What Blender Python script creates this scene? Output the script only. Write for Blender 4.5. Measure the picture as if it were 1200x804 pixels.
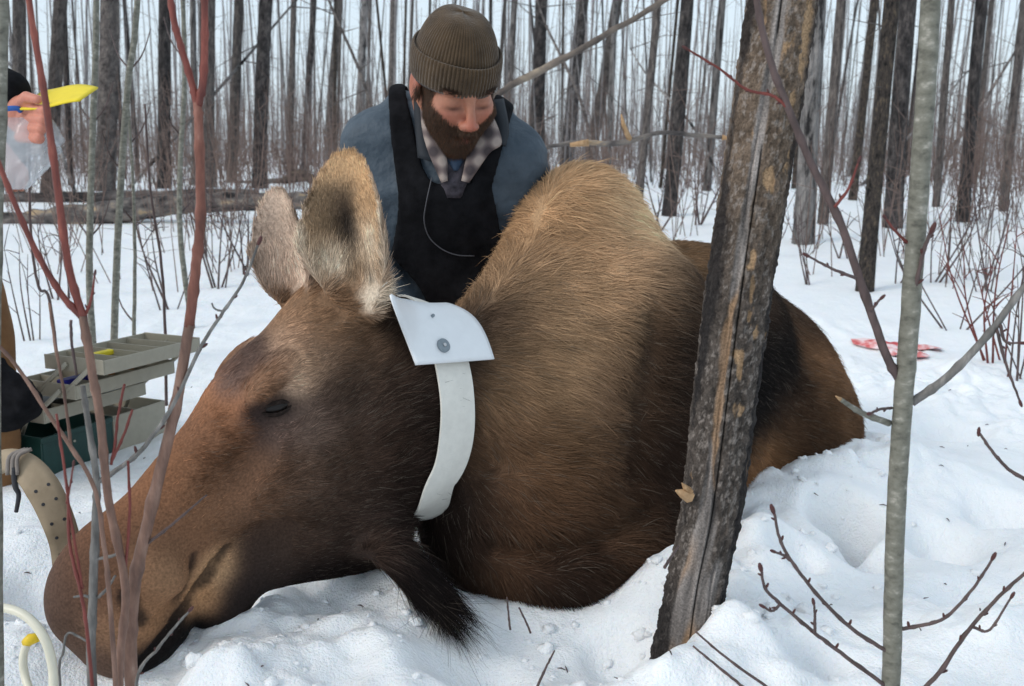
import bpy, math, random
import numpy as np
from mathutils import Vector, Matrix
random.seed(7); RNG = np.random.default_rng(7)
for o in list(bpy.data.objects): bpy.data.objects.remove(o)
SC = bpy.context.scene; COL = SC.collection
# ---------------------------------------------------------------- camera
CAM_LOC = (0.0, 0.0, 0.9); FPX = 1167.0; PITCH = math.atan((402-180)/FPX)
cd = bpy.data.cameras.new('camera'); cam = bpy.data.objects.new('camera', cd); COL.objects.link(cam)
cam.location = CAM_LOC; cam.rotation_euler = (math.pi/2-PITCH, 0, 0)
cd.sensor_width = 36.0; cd.lens = 36.0*FPX/1200; cd.clip_start = 0.05; cd.clip_end = 2000
cd.dof.use_dof = True; cd.dof.focus_distance = 2.05; cd.dof.aperture_fstop = 7.0
SC.camera = cam
# ---------------------------------------------------------------- overcast sky, weak soft sun
SUN_EL, SUN_AZ = math.radians(34), math.radians(-120)      # azimuth from +Y, clockwise
w = bpy.data.worlds.new('World'); SC.world = w; w.use_nodes = True; nt = w.node_tree; nt.nodes.clear()
sky = nt.nodes.new('ShaderNodeTexSky'); sky.sky_type = 'NISHITA'; sky.sun_disc = False
sky.sun_elevation = SUN_EL; sky.sun_rotation = SUN_AZ; sky.air_density = 1.0; sky.dust_density = 3.0; sky.ozone_density = 1.0
mix = nt.nodes.new('ShaderNodeMix'); mix.data_type = 'RGBA'; mix.inputs['Factor'].default_value = 0.72
mix.inputs[7].default_value = (7.0, 8.1, 9.0, 1)              # thin high cloud veil over the blue
bg = nt.nodes.new('ShaderNodeBackground'); bg.inputs['Strength'].default_value = 0.131
out = nt.nodes.new('ShaderNodeOutputWorld')
nt.links.new(sky.outputs[0], mix.inputs[6]); nt.links.new(mix.outputs[2], bg.inputs[0]); nt.links.new(bg.outputs[0], out.inputs[0])
sd = bpy.data.lights.new('sun', 'SUN'); sd.energy = 1.2; sd.angle = math.radians(20); sd.color = (1, .965, .92)
sun = bpy.data.objects.new('sun', sd); COL.objects.link(sun)
_sd = Vector((math.sin(SUN_AZ)*math.cos(SUN_EL), math.cos(SUN_AZ)*math.cos(SUN_EL), math.sin(SUN_EL)))
sun.rotation_euler = (-_sd).to_track_quat('-Z', 'Y').to_euler()
SC.view_settings.view_transform = 'Standard'; SC.view_settings.look = 'None'
SC.view_settings.exposure = 0.0; SC.view_settings.gamma = 1.0; SC.view_settings.use_curve_mapping = False
SC.cycles.max_bounces = 6; SC.cycles.diffuse_bounces = 3; SC.cycles.transparent_max_bounces = 8
SC.cycles.use_denoising = True



# ---------------------------------------------------------------- camera maths (35 mm lens, 0.9 m above the snow, tilted down)
CAM = np.array([0.0, 0.0, 0.9]); FPX = 1167.0
PITCH = math.atan((402-180)/FPX)
_F = np.array([0, math.cos(PITCH), -math.sin(PITCH)]); _U = np.array([0, math.sin(PITCH), math.cos(PITCH)])
def ray(u, v):
    return _F + np.array([1.0, 0, 0])*(u-600)/FPX + _U*(402-v)/FPX
def P(u, v, y):
    r = ray(u, v); return CAM + r*(y/r[1])
def G(u, v, z=0.0):
    r = ray(u, v); return CAM + r*((z-CAM[2])/r[2])
def PX(p):
    p = np.asarray(p, float); q = p-CAM
    zc = q@_F
    return np.stack([600+FPX*q[..., 0]/zc, 402-FPX*(q@_U)/zc], -1)
def nrm(v):
    v = np.asarray(v, float); return v/np.linalg.norm(v)
# ---------------------------------------------------------------- signed distance shapes
def smin(a, b, k):
    h = np.clip(0.5+0.5*(b-a)/k, 0, 1)
    return b+(a-b)*h-k*h*(1-h)
def smax(a, b, k): return -smin(-a, -b, k)
def ell(p, c, r, R=None):
    q = p-np.asarray(c, np.float32)
    if R is not None: q = q@np.asarray(R, np.float32).T
    r = np.asarray(r, np.float32)
    k0 = np.linalg.norm(q/r, axis=-1); k1 = np.linalg.norm(q/(r*r), axis=-1)+1e-9
    return k0*(k0-1)/k1
def cap(p, a, b, r1, r2):
    a = np.asarray(a, np.float32); b = np.asarray(b, np.float32); ab = b-a
    t = np.clip(((p-a)@ab)/(ab@ab), 0, 1)
    return np.linalg.norm(p-a-t[..., None]*ab, axis=-1)-(r1+(r2-r1)*t)
def surface_nets(f, lo, hi, h, block=8):
    lo = np.asarray(lo, float); hi = np.asarray(hi, float)
    nb = np.ceil((hi-lo)/(h*block)).astype(int); n = nb*block+1
    V = np.full(n, 1.0, np.float32)
    cc = np.stack(np.meshgrid(*[lo[i]+(np.arange(nb[i])+.5)*block*h for i in range(3)], indexing='ij'), -1)
    dc = f(cc.reshape(-1, 3).astype(np.float32)).reshape(nb)
    # far cells: sign only
    sg = np.sign(dc); sg[sg == 0] = 1
    rep = np.repeat(np.repeat(np.repeat(sg, block, 0), block, 1), block, 2)
    V[:-1, :-1, :-1] = rep
    V[-1] = V[-2]; V[:, -1] = V[:, -2]; V[:, :, -1] = V[:, :, -2]
    act = np.argwhere(np.abs(dc) < block*h*1.35)
    off = np.stack(np.meshgrid(*[np.arange(block+1)]*3, indexing='ij'), -1).reshape(-1, 3)
    for s in range(0, len(act), 400):
        ii = (act[s:s+400, None, :]*block+off[None]).reshape(-1, 3)
        pts = (lo+ii*h).astype(np.float32)
        V[ii[:, 0], ii[:, 1], ii[:, 2]] = f(pts)
    ins = V < 0
    c = np.zeros(np.array(n)-1, np.int8)
    for dx in (0, 1):
        for dy in (0, 1):
            for dz in (0, 1):
                c += ins[dx:n[0]-1+dx, dy:n[1]-1+dy, dz:n[2]-1+dz]
    A = np.argwhere((c > 0) & (c < 8))
    idx = -np.ones(np.array(n)-1, np.int32); idx[A[:, 0], A[:, 1], A[:, 2]] = np.arange(len(A))
    acc = np.zeros((len(A), 3)); cnt = np.zeros(len(A))
    cor = [(0,0,0),(1,0,0),(0,1,0),(1,1,0),(0,0,1),(1,0,1),(0,1,1),(1,1,1)]
    for i in range(8):
        for j in range(i+1, 8):
            d = np.array(cor[j])-np.array(cor[i])
            if abs(d).sum() != 1: continue
            a = A+np.array(cor[i]); b = A+np.array(cor[j])
            va = V[a[:, 0], a[:, 1], a[:, 2]]; vb = V[b[:, 0], b[:, 1], b[:, 2]]
            m = (va < 0) != (vb < 0)
            t = np.where(m, va/np.where(m, va-vb, 1), 0)
            acc[m] += (np.array(cor[i])+t[:, None]*d)[m]; cnt[m] += 1
    verts = lo+h*(A+acc/np.maximum(cnt, 1)[:, None])
    quads = []
    for ax in range(3):
        o1, o2 = (ax+1) % 3, (ax+2) % 3
        sl = [slice(None)]*3; sl2 = [slice(None)]*3
        sl[ax] = slice(0, n[ax]-1); sl2[ax] = slice(1, n[ax])
        e = np.argwhere(ins[tuple(sl)] != ins[tuple(sl2)])
        e = e[(e[:, o1] > 0) & (e[:, o2] > 0) & (e[:, o1] < n[o1]-1) & (e[:, o2] < n[o2]-1)]
        q = []
        for d1, d2 in ((0, 0), (-1, 0), (-1, -1), (0, -1)):
            g = e.copy(); g[:, o1] += d1; g[:, o2] += d2
            q.append(idx[g[:, 0], g[:, 1], g[:, 2]])
        q = np.stack(q, -1)
        flip = ~ins[e[:, 0], e[:, 1], e[:, 2]]
        q[flip] = q[flip][:, ::-1]
        quads.append(q)
    quads = np.concatenate(quads)
    quads = quads[(quads >= 0).all(1)]
    used = np.zeros(len(verts), bool); used[quads.ravel()] = True
    remap = np.cumsum(used)-1
    return verts[used], remap[quads]

# ---------------------------------------------------------------- numeric noise
def _hash(i, j, k, seed):
    n = (i*374761393+j*668265263+k*2147483647+seed*974711) & 0xffffffff
    n = ((n ^ (n >> 13))*1274126177) & 0xffffffff
    n = ((n ^ (n >> 16))*2246822519) & 0xffffffff
    return ((n ^ (n >> 15)) & 0xffff)/65535.0
def vnoise(p, seed=0):
    p = np.asarray(p, float); f = np.floor(p); i = f.astype(np.int64); t = p-f; t = t*t*(3-2*t)
    r = 0
    for a in (0, 1):
        for b in (0, 1):
            for c in (0, 1):
                w = (t[:, 0] if a else 1-t[:, 0])*(t[:, 1] if b else 1-t[:, 1])*(t[:, 2] if c else 1-t[:, 2])
                r = r+w*_hash(i[:, 0]+a, i[:, 1]+b, i[:, 2]+c, seed)
    return r*2-1
def fbm(p, oct=4, seed=0, gain=.5):
    p = np.asarray(p, float); s = 0; a = 1.0; tot = 0
    for o in range(oct):
        s = s+a*vnoise(p*2**o+o*17.3, seed+o); tot += a; a *= gain
    return s/tot
def sstep(a, b, x):
    t = np.clip((x-a)/(b-a), 0, 1); return t*t*(3-2*t)
def c3(x, y, z=0.0):
    x = np.asarray(x, float); return np.stack([x, np.broadcast_to(y, x.shape), np.broadcast_to(z, x.shape)], -1)
# ---------------------------------------------------------------- objects
def tag(o, label=None, cat=None, group=None, kind=None):
    if label: o['label'] = label
    if cat: o['category'] = cat
    if group: o['group'] = group
    if kind: o['kind'] = kind
    return o
def empty(name, loc=(0, 0, 0)):
    o = bpy.data.objects.new(name, None); COL.objects.link(o); o.location = loc; o.empty_display_size = .05
    return o
def link(name, data, parent=None):
    o = bpy.data.objects.new(name, data); COL.objects.link(o)
    if parent is not None:
        o.parent = parent; o.matrix_parent_inverse = Matrix.Translation(parent.location).inverted() if parent.type == 'EMPTY' else parent.matrix_world.inverted()
    return o
def meshdata(name, V, F, mat=None, smooth=True, col=None, mats=None, midx=None):
    V = np.asarray(V, np.float32); me = bpy.data.meshes.new(name)
    if isinstance(F, np.ndarray):
        n, k = F.shape
        me.vertices.add(len(V)); me.vertices.foreach_set('co', V.ravel())
        me.loops.add(n*k); me.loops.foreach_set('vertex_index', F.astype(np.int32).ravel())
        me.polygons.add(n); me.polygons.foreach_set('loop_start', np.arange(0, n*k, k, dtype=np.int32))
        me.update(calc_edges=True); me.validate()
    else:
        me.from_pydata(V.tolist(), [], [list(map(int, f)) for f in F])
    if smooth: me.polygons.foreach_set('use_smooth', np.ones(len(me.polygons), bool))
    if col is not None:
        a = me.attributes.new('col', 'FLOAT_COLOR', 'POINT')
        a.data.foreach_set('color', np.concatenate([col, np.ones((len(col), 1))], 1).astype(np.float32).ravel())
    for m in (mats or ([mat] if mat else [])): me.materials.append(m)
    if midx is not None: me.polygons.foreach_set('material_index', np.asarray(midx, np.int32))
    me.update()
    return me
def mesh(name, V, F, mat=None, parent=None, smooth=True, col=None, **kw):
    return link(name, meshdata(name, V, F, mat, smooth, col, **kw), parent)
class MB:
    """collects shapes into one mesh"""
    def __init__(s): s.V = []; s.F = []; s.n = 0
    def add(s, V, F):
        V = np.asarray(V, float); s.V.append(V); s.F += [tuple(int(i)+s.n for i in f) for f in F]; s.n += len(V)
    def build(s, name, mat, parent=None, smooth=True, bevel=0):
        o = mesh(name, np.concatenate(s.V), s.F, mat, parent, smooth)
        if bevel:
            b = o.modifiers.new('bevel', 'BEVEL'); b.width = bevel; b.segments = 2; b.limit_method = 'ANGLE'
        return o
    def box(s, c, h, R=np.eye(3)):
        c = np.asarray(c, float); R = np.asarray(R, float)
        V = [c+R.T@(np.array([a, b, d])*h) for a in (-1, 1) for b in (-1, 1) for d in (-1, 1)]
        s.add(V, [(0, 1, 3, 2), (4, 6, 7, 5), (0, 4, 5, 1), (2, 3, 7, 6), (0, 2, 6, 4), (1, 5, 7, 3)]); return s
    def tube(s, pts, r, n=8, cap=True):
        V, F = tube(pts, r, n, cap); s.add(V, F); return s
    def ell(s, c, r, R=np.eye(3), n=10):
        th = np.linspace(0, math.pi, n//2+2)[1:-1]; ph = np.arange(n)*2*math.pi/n
        V = [[0, 0, 1]]+[[math.sin(t)*math.cos(q), math.sin(t)*math.sin(q), math.cos(t)] for t in th for q in ph]+[[0, 0, -1]]
        F = [(0, 1+i, 1+(i+1) % n) for i in range(n)]
        for k in range(len(th)-1):
            F += [(1+k*n+i, 1+(k+1)*n+i, 1+(k+1)*n+(i+1) % n, 1+k*n+(i+1) % n) for i in range(n)]
        L = 1+(len(th)-1)*n; F += [(L+(i+1) % n, L+i, L+n) for i in range(n)]
        s.add(np.asarray(c)+(np.array(V)*np.asarray(r))@np.asarray(R, float), F); return s
def smoothline(pts, sub=6):
    P_ = np.asarray(pts, float); 
    if len(P_) < 3: return np.array([P_[0]+(P_[-1]-P_[0])*t for t in np.linspace(0, 1, sub+1)])
    Q = np.concatenate([[2*P_[0]-P_[1]], P_, [2*P_[-1]-P_[-2]]]); o = []
    for i in range(1, len(Q)-2):
        for k in range(sub):
            t = k/sub; a, b, c, d = Q[i-1], Q[i], Q[i+1], Q[i+2]
            o.append(.5*((2*b)+(c-a)*t+(2*a-5*b+4*c-d)*t*t+(-a+3*b-3*c+d)*t**3))
    o.append(Q[-2]); return np.array(o)
def tube(pts, r, n=8, cap=True):
    P_ = np.asarray(pts, float); m = len(P_); r = np.broadcast_to(r, (m,)).astype(float)
    T = np.gradient(P_, axis=0); T /= np.linalg.norm(T, axis=1, keepdims=True)+1e-12
    u = np.array([0., 0, 1]) if abs(T[0][2]) < .9 else np.array([0, 1., 0])
    V = []
    ang = np.arange(n)*2*math.pi/n
    for i in range(m):
        u = u-T[i]*(T[i]@u); u /= np.linalg.norm(u)+1e-12; w = np.cross(T[i], u)
        V.append(P_[i]+r[i]*(np.cos(ang)[:, None]*u+np.sin(ang)[:, None]*w))
    F = [(i*n+j, i*n+(j+1) % n, (i+1)*n+(j+1) % n, (i+1)*n+j) for i in range(m-1) for j in range(n)]
    if cap: F += [tuple(range(n))[::-1], tuple((m-1)*n+j for j in range(n))]
    return np.concatenate(V), F
def curves(name, pts, rad, colr, mat, parent):
    N, K = pts.shape[:2]; hc = bpy.data.hair_curves.new(name); hc.add_curves([K]*N)
    hc.attributes['position'].data.foreach_set('vector', pts.astype(np.float32).ravel())
    a = hc.attributes.get('radius') or hc.attributes.new('radius', 'FLOAT', 'POINT'); a.data.foreach_set('value', rad.astype(np.float32).ravel())
    a = hc.attributes.new('hair_color', 'FLOAT_COLOR', 'CURVE')
    a.data.foreach_set('color', np.concatenate([colr, np.ones((N, 1))], 1).astype(np.float32).ravel())
    hc.materials.append(mat); return link(name, hc, parent)
# ---------------------------------------------------------------- materials
def newmat(name):
    m = bpy.data.materials.new(name); m.use_nodes = True; nt = m.node_tree; b = nt.nodes['Principled BSDF']
    return m, nt, b
def nd(nt, typ, ins=None, **kw):
    n = nt.nodes.new('ShaderNode'+typ)
    for k, v in kw.items(): setattr(n, k, v)
    for k, v in (ins or {}).items():
        if hasattr(v, 'is_output') or isinstance(v, bpy.types.NodeSocket): nt.links.new(v, n.inputs[k])
        else: n.inputs[k].default_value = v
    return n
def ramp(nt, fac, stops):
    r = nd(nt, 'ValToRGB', {'Fac': fac}); e = r.color_ramp.elements
    while len(e) < len(stops): e.new(.5)
    for i, (p, c) in enumerate(stops): e[i].position = p; e[i].color = (*c, 1)
    return r.outputs[0]
def coords(nt, scale=(1, 1, 1), kind='Object'):
    t = nd(nt, 'TexCoord'); return nd(nt, 'Mapping', {'Vector': t.outputs[kind], 'Scale': scale}).outputs[0]
def bumpn(nt, b, h, strength, dist):
    n = nd(nt, 'Bump', {'Height': h, 'Strength': strength, 'Distance': dist}); nt.links.new(n.outputs[0], b.inputs['Normal'])
def pmat(name, stops, scale=(1, 1, 1), nscale=5, detail=6, rough=.7, bump=0, bdist=.01, bscale=None, spec=.3, rnd=0, nrough=.6):
    m, nt, b = newmat(name); c = coords(nt, scale)
    if rnd:
        oi = nd(nt, 'ObjectInfo'); c = nd(nt, 'VectorMath', {0: c, 1: nd(nt, 'CombineXYZ', {0: nd(nt, 'Math', {0: oi.outputs['Random'], 1: 37.0}, operation='MULTIPLY').outputs[0]}).outputs[0]}, operation='ADD').outputs[0]
    n = nd(nt, 'TexNoise', {'Vector': c, 'Scale': nscale, 'Detail': detail, 'Roughness': nrough})
    col = ramp(nt, n.outputs[0], stops)
    if rnd:
        g = nd(nt, 'MapRange', {0: oi.outputs['Random'], 3: 1-rnd, 4: 1+rnd})
        col = nd(nt, 'VectorMath', {0: col, 'Scale': g.outputs[0]}, operation='SCALE').outputs[0]
    nt.links.new(col, b.inputs['Base Color']); b.inputs['Roughness'].default_value = rough; b.inputs['Specular IOR Level'].default_value = spec
    if bump:
        h = nd(nt, 'TexNoise', {'Vector': c, 'Scale': bscale or nscale*3, 'Detail': 5})
        bumpn(nt, b, h.outputs[0], bump, bdist)
    return m
def plain(name, c, rough=.6, spec=.3, var=.12, nscale=40, bump=.15, bdist=.002, metal=0):
    m = pmat(name, [(.3, tuple(x*(1-var) for x in c)), (.7, tuple(min(1, x*(1+var)) for x in c))], nscale=nscale, rough=rough, spec=spec, bump=bump, bdist=bdist)
    m.node_tree.nodes['Principled BSDF'].inputs['Metallic'].default_value = metal
    return m
def attrmat(name, attr='col', rough=.8, spec=.15, nscale=60, amp=.25, bump=.3, bdist=.003, scale=(1, 1, 1)):
    m, nt, b = newmat(name); a = nd(nt, 'Attribute', attribute_name=attr); c = coords(nt, scale)
    n = nd(nt, 'TexNoise', {'Vector': c, 'Scale': nscale, 'Detail': 5})
    g = nd(nt, 'MapRange', {0: n.outputs[0], 1: .3, 2: .7, 3: 1-amp, 4: 1+amp})
    nt.links.new(nd(nt, 'VectorMath', {0: a.outputs['Color'], 'Scale': g.outputs[0]}, operation='SCALE').outputs[0], b.inputs['Base Color'])
    b.inputs['Roughness'].default_value = rough; b.inputs['Specular IOR Level'].default_value = spec
    if bump: bumpn(nt, b, n.outputs[0], bump, bdist)
    return m
def hairmat(name, rough=.55, spec=.25):
    m, nt, b = newmat(name); a = nd(nt, 'Attribute', attribute_name='hair_color'); nt.links.new(a.outputs['Color'], b.inputs['Base Color'])
    b.inputs['Roughness'].default_value = rough; b.inputs['Specular IOR Level'].default_value = spec
    return m

# ---------------------------------------------------------------- snow-covered ground
FEAT = []          # (x, y, height, radius)
def _f(u, v, a, r): g = G(u, v); FEAT.append((g[0], g[1], a, r))
for a in [(945, 590, .10, .20), (1000, 540, .10, .22), (890, 650, .10, .13), (900, 700, .05, .12), (770, 700, .06, .10), (800, 690, .07, .09),
          (990, 612, -.30, .075), (1012, 640, -.10, .06), (1105, 625, -.10, .08), (1180, 600, -.09, .1), (930, 660, -.06, .06), (1120, 500, -.08, .09), (1010, 540, -.05, .07), (720, 735, -.05, .06), (560, 770, -.05, .08), (950, 770, -.06, .08), (1150, 690, -.07, .1), (400, 785, -.04, .07), (30, 690, -.06, .07), (1130, 560, .05, .30), (1080, 470, .04, .3), (740, 770, -.04, .12), (620, 740, -.04, .14),
          (500, 700, .03, .12), (430, 770, .02, .20), (330, 775, .015, .16), (250, 795, .02, .07), (90, 800, -.03, .15),
          (20, 650, .07, .16), (60, 690, -.05, .09), (20, 760, .04, .12), (150, 610, .05, .2), (10, 590, .05, .12), (280, 700, -.06, .06),
          (870, 775, .05, .10), (930, 790, .04, .14), (1150, 760, .04, .2), (690, 800, .03, .12), (560, 670, -.03, .1), (850, 760, .03, .05), (775, 800, .045, .08), (830, 800, .04, .09), (810, 775, .03, .05)]: _f(*a)
def terr(x, y, detail=True):
    x = np.asarray(x, float); y = np.asarray(y, float); sh = x.shape; x = x.ravel(); y = y.ravel()
    z = .42*sstep(3.4, 13, y)-.006*x*sstep(4, 14, y)
    r = np.hypot(x, y-2.4)
    for fx, fy, a, rr in FEAT:
        q2 = ((x-fx)**2+(y-fy)**2)/(rr*rr); z = z+a*np.exp(-q2 if a > 0 else -(q2*(1+.0*q2))**1.8)
    if detail:
        z = z+.05*fbm(c3(x*.45, y*.45, 3.3), 3, 3)*sstep(2.5, 6, r)
        near = 1-sstep(2.2, 4.5, r)
        wx = x+.05*vnoise(c3(x*6, y*6, 1.1), 11); wy = y+.05*vnoise(c3(x*6, y*6, 7.1), 12)
        n1 = fbm(c3(wx*3.2, wy*3.2, 0.5), 3, 21)
        n2 = fbm(c3(wx*11, wy*11, 2.5), 3, 31)
        n3 = vnoise(c3(wx*34, wy*34, 5.5), 41)
        clod = sstep(-.1, .35, fbm(c3(x*2.2, y*2.2, 9.1), 2, 51))
        n2b = np.abs(fbm(c3(wx*6.5, wy*6.5, 4.5), 2, 71))
        pil = np.abs(fbm(c3(wx*4.2, wy*4.2, 8.5), 2, 81)); z = z+near*(.075*pil*(.25+clod)-.02)
        z = z+near*(.022*n1+.034*n2b*(.3+clod)+.034*np.abs(n2)*(.25+clod)+.008*n3*(.3+clod)-.014)+(1-near)*(.012*n1+.004*n2*np.exp(-r*.08))
        # brush and drifts far off
        z = z+.06*fbm(c3(x*.12, y*.12, 6.6), 2, 61)*sstep(8, 20, r)
    return z.reshape(sh)
def axis(lo, hi, step, far_lo, far_hi, g=1.13):
    a = list(np.arange(lo, hi+1e-6, step)); s = step; v = a[-1]
    while v < far_hi: s *= g; v += s; a.append(v)
    s = step; v = lo; b = []
    while v > far_lo: s *= g; v -= s; b.append(v)
    return np.array(b[::-1]+a)
gx = axis(-1.7, 1.9, .0125, -600, 600); gy = axis(1.15, 3.9, .0125, -60, 900)
X_, Y_ = np.meshgrid(gx, gy, indexing='ij'); Z_ = terr(X_, Y_)
ii = np.arange(len(gx)*len(gy)).reshape(len(gx), len(gy))
q = np.stack([ii[:-1, :-1], ii[1:, :-1], ii[1:, 1:], ii[:-1, 1:]], -1).reshape(-1, 4)
def snow_material():
    m, nt, b = newmat('snow'); c = coords(nt)
    n = nd(nt, 'TexNoise', {'Vector': c, 'Scale': 9.0, 'Detail': 7, 'Roughness': .62})
    n2 = nd(nt, 'TexNoise', {'Vector': c, 'Scale': 190.0, 'Detail': 3})
    nt.links.new(ramp(nt, n.outputs[0], [(.25, (.86, .885, .91)), (.7, (.92, .935, .95))]), b.inputs['Base Color'])
    b.inputs['Roughness'].default_value = .55; b.inputs['Specular IOR Level'].default_value = .25
    b.inputs['Subsurface Weight'].default_value = .35; b.inputs['Subsurface Radius'].default_value = (.03, .04, .05); b.inputs['Subsurface Scale'].default_value = .6
    h = nd(nt, 'Math', {0: n.outputs[0], 1: nd(nt, 'Math', {0: n2.outputs[0], 1: .22}, operation='MULTIPLY').outputs[0]}, operation='ADD')
    bumpn(nt, b, h.outputs[0], .8, .024)
    return m
SNOW = snow_material()
ground = mesh('snow_ground', np.stack([X_, Y_, Z_], -1).reshape(-1, 3), q, SNOW); tag(ground, kind='structure')
def zt(x, y): return float(terr(np.array([x]), np.array([y]))[0])
def Gt(u, v, smooth=True):
    p = G(u, v)
    for _ in range(25):
        z = float(terr(np.array([p[0]]), np.array([p[1]]), not smooth)[0]); n = G(u, v, z)
        if n[1] < 0 or n[1] > 200: return P(u, v, 60)
        p = p*.5+n*.5
    return p

# ---------------------------------------------------------------- burnt forest
BARK = {'brown': pmat('bark_brown', [(.32, (.045, .039, .038)), (.46, (.16, .138, .13)), (.58, (.26, .228, .21)), (.70, (.40, .34, .28))], (1, 1, 5), 1.6, 8, .9, .9, .25, 5, rnd=.3, nrough=.72),
        'char': pmat('bark_char', [(.35, (.022, .019, .020)), (.50, (.085, .075, .073)), (.62, (.19, .165, .155)), (.74, (.32, .27, .22))], (1, 1, 5), 1.5, 8, .85, .9, .25, 5, rnd=.3, nrough=.72),
        'grey': pmat('bark_grey', [(.40, (.022, .020, .021)), (.45, (.16, .15, .145)), (.58, (.32, .30, .29)), (.72, (.44, .40, .36))], (1, 1, 3), 1.2, 8, .9, .8, .25, 5, rnd=.2, nrough=.72),
        'mottled': pmat('bark_mottled', [(.36, (.016, .014, .014)), (.47, (.12, .098, .085)), (.55, (.16, .13, .11)), (.63, (.33, .25, .17))], (1, 1, 8), 2.2, 8, .9, 1, .25, 6, rnd=.2, nrough=.72)}
TWIGM = pmat('dead_twig', [(.3, (.06, .05, .047)), (.7, (.14, .12, .11))], nscale=30, rough=.9)
def trunk_mesh(seed, mat, hgt=11.0, n=18, m=46):
    zs = np.linspace(-.3, hgt, m)**1.0; th = np.arange(n)*2*math.pi/n
    TH, ZZ = np.meshgrid(th, zs); r = 1.0-.055*np.clip(ZZ, 0, None)+.18*np.exp(-np.clip(ZZ, 0, None)*5)
    q = np.stack([np.cos(TH)*1.5, np.sin(TH)*1.5, ZZ*1.4], -1).reshape(-1, 3)
    r = r*(1+.10*fbm(q, 3, seed).reshape(r.shape)); 
    wob = 1.2*vnoise(np.stack([ZZ[:, 0]*.25, ZZ[:, 0]*0+seed, ZZ[:, 0]*0], -1), seed+3)*np.clip(ZZ[:, 0]/4, 0, 1)
    V = np.stack([np.cos(TH)*r+wob[:, None], np.sin(TH)*r, ZZ], -1).reshape(-1, 3)
    F = [(i*n+j, i*n+(j+1) % n, (i+1)*n+(j+1) % n, (i+1)*n+j) for i in range(m-1) for j in range(n)]+[tuple((m-1)*n+j for j in range(n))]
    return meshdata('trunk', V, F, mat)
def twig_mesh(seed, k=55, lo=.4, hgt=10.5, ln=8.0):
    R_ = random.Random(seed); b = MB()
    for i in range(k):
        z = R_.uniform(lo, hgt); a = R_.uniform(0, 6.28); L = ln*R_.uniform(.25, 1)*(1-.04*z); up = R_.uniform(-.25, .35)
        pts = [np.array([math.cos(a)*t*L+R_.uniform(-.3, .3)*(t > 0), math.sin(a)*t*L+R_.uniform(-.3, .3)*(t > 0), z+up*t*.8+R_.uniform(-.015, .015)*(t > 0)]) for t in (0, .3, .6, 1)]
        V, F = tube(pts, [.05, .036, .024, .008], 4, False); pz = np.repeat([q_[2] for q_ in pts], 4); V[:, 2] = pz+(V[:, 2]-pz)*.09; b.add(V, F)
        if R_.random() < .5:
            p = pts[2]; a2 = a+R_.uniform(-1, 1); pp = [p, p+np.array([math.cos(a2)*L*.3, math.sin(a2)*L*.3, R_.uniform(-.1, .2)])]; V, F = tube(pp, [.02, .006], 3, False); pz = np.repeat([q_[2] for q_ in pp], 3); V[:, 2] = pz+(V[:, 2]-pz)*.09; b.add(V, F)
    return meshdata('branches', np.concatenate(b.V), b.F, TWIGM)
TR = {k: [trunk_mesh(10*i+j, BARK[k]) for j in range(3)] for i, k in enumerate(BARK)}
TW = [twig_mesh(s) for s in range(6)]
def tree(base, top, r, kind, idx, label, group=None, twigs=True):
    base = np.asarray(base); d = np.asarray(top)-base; d = d/np.linalg.norm(d)
    e = empty('burnt_tree', base); e.rotation_mode = 'QUATERNION'
    e.rotation_quaternion = Vector((0, 0, 1)).rotation_difference(Vector(d)) @ Vector((0, 0, 1)).rotation_difference(Vector((0, 0, 1)))
    e.scale = (r, r, 1.0)
    for nm, me in (('trunk', TR[kind][idx % 3]),)+((('branches', TW[idx % 6]),) if twigs else ()):
        c = bpy.data.objects.new(nm, me); COL.objects.link(c); c.parent = e; c.rotation_euler = (0, 0, (idx*1.7) % 6.28)
        if nm == 'branches': c['kind'] = 'stuff'
    return tag(e, label, 'tree', group or 'burnt trees standing in the snow')
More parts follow.
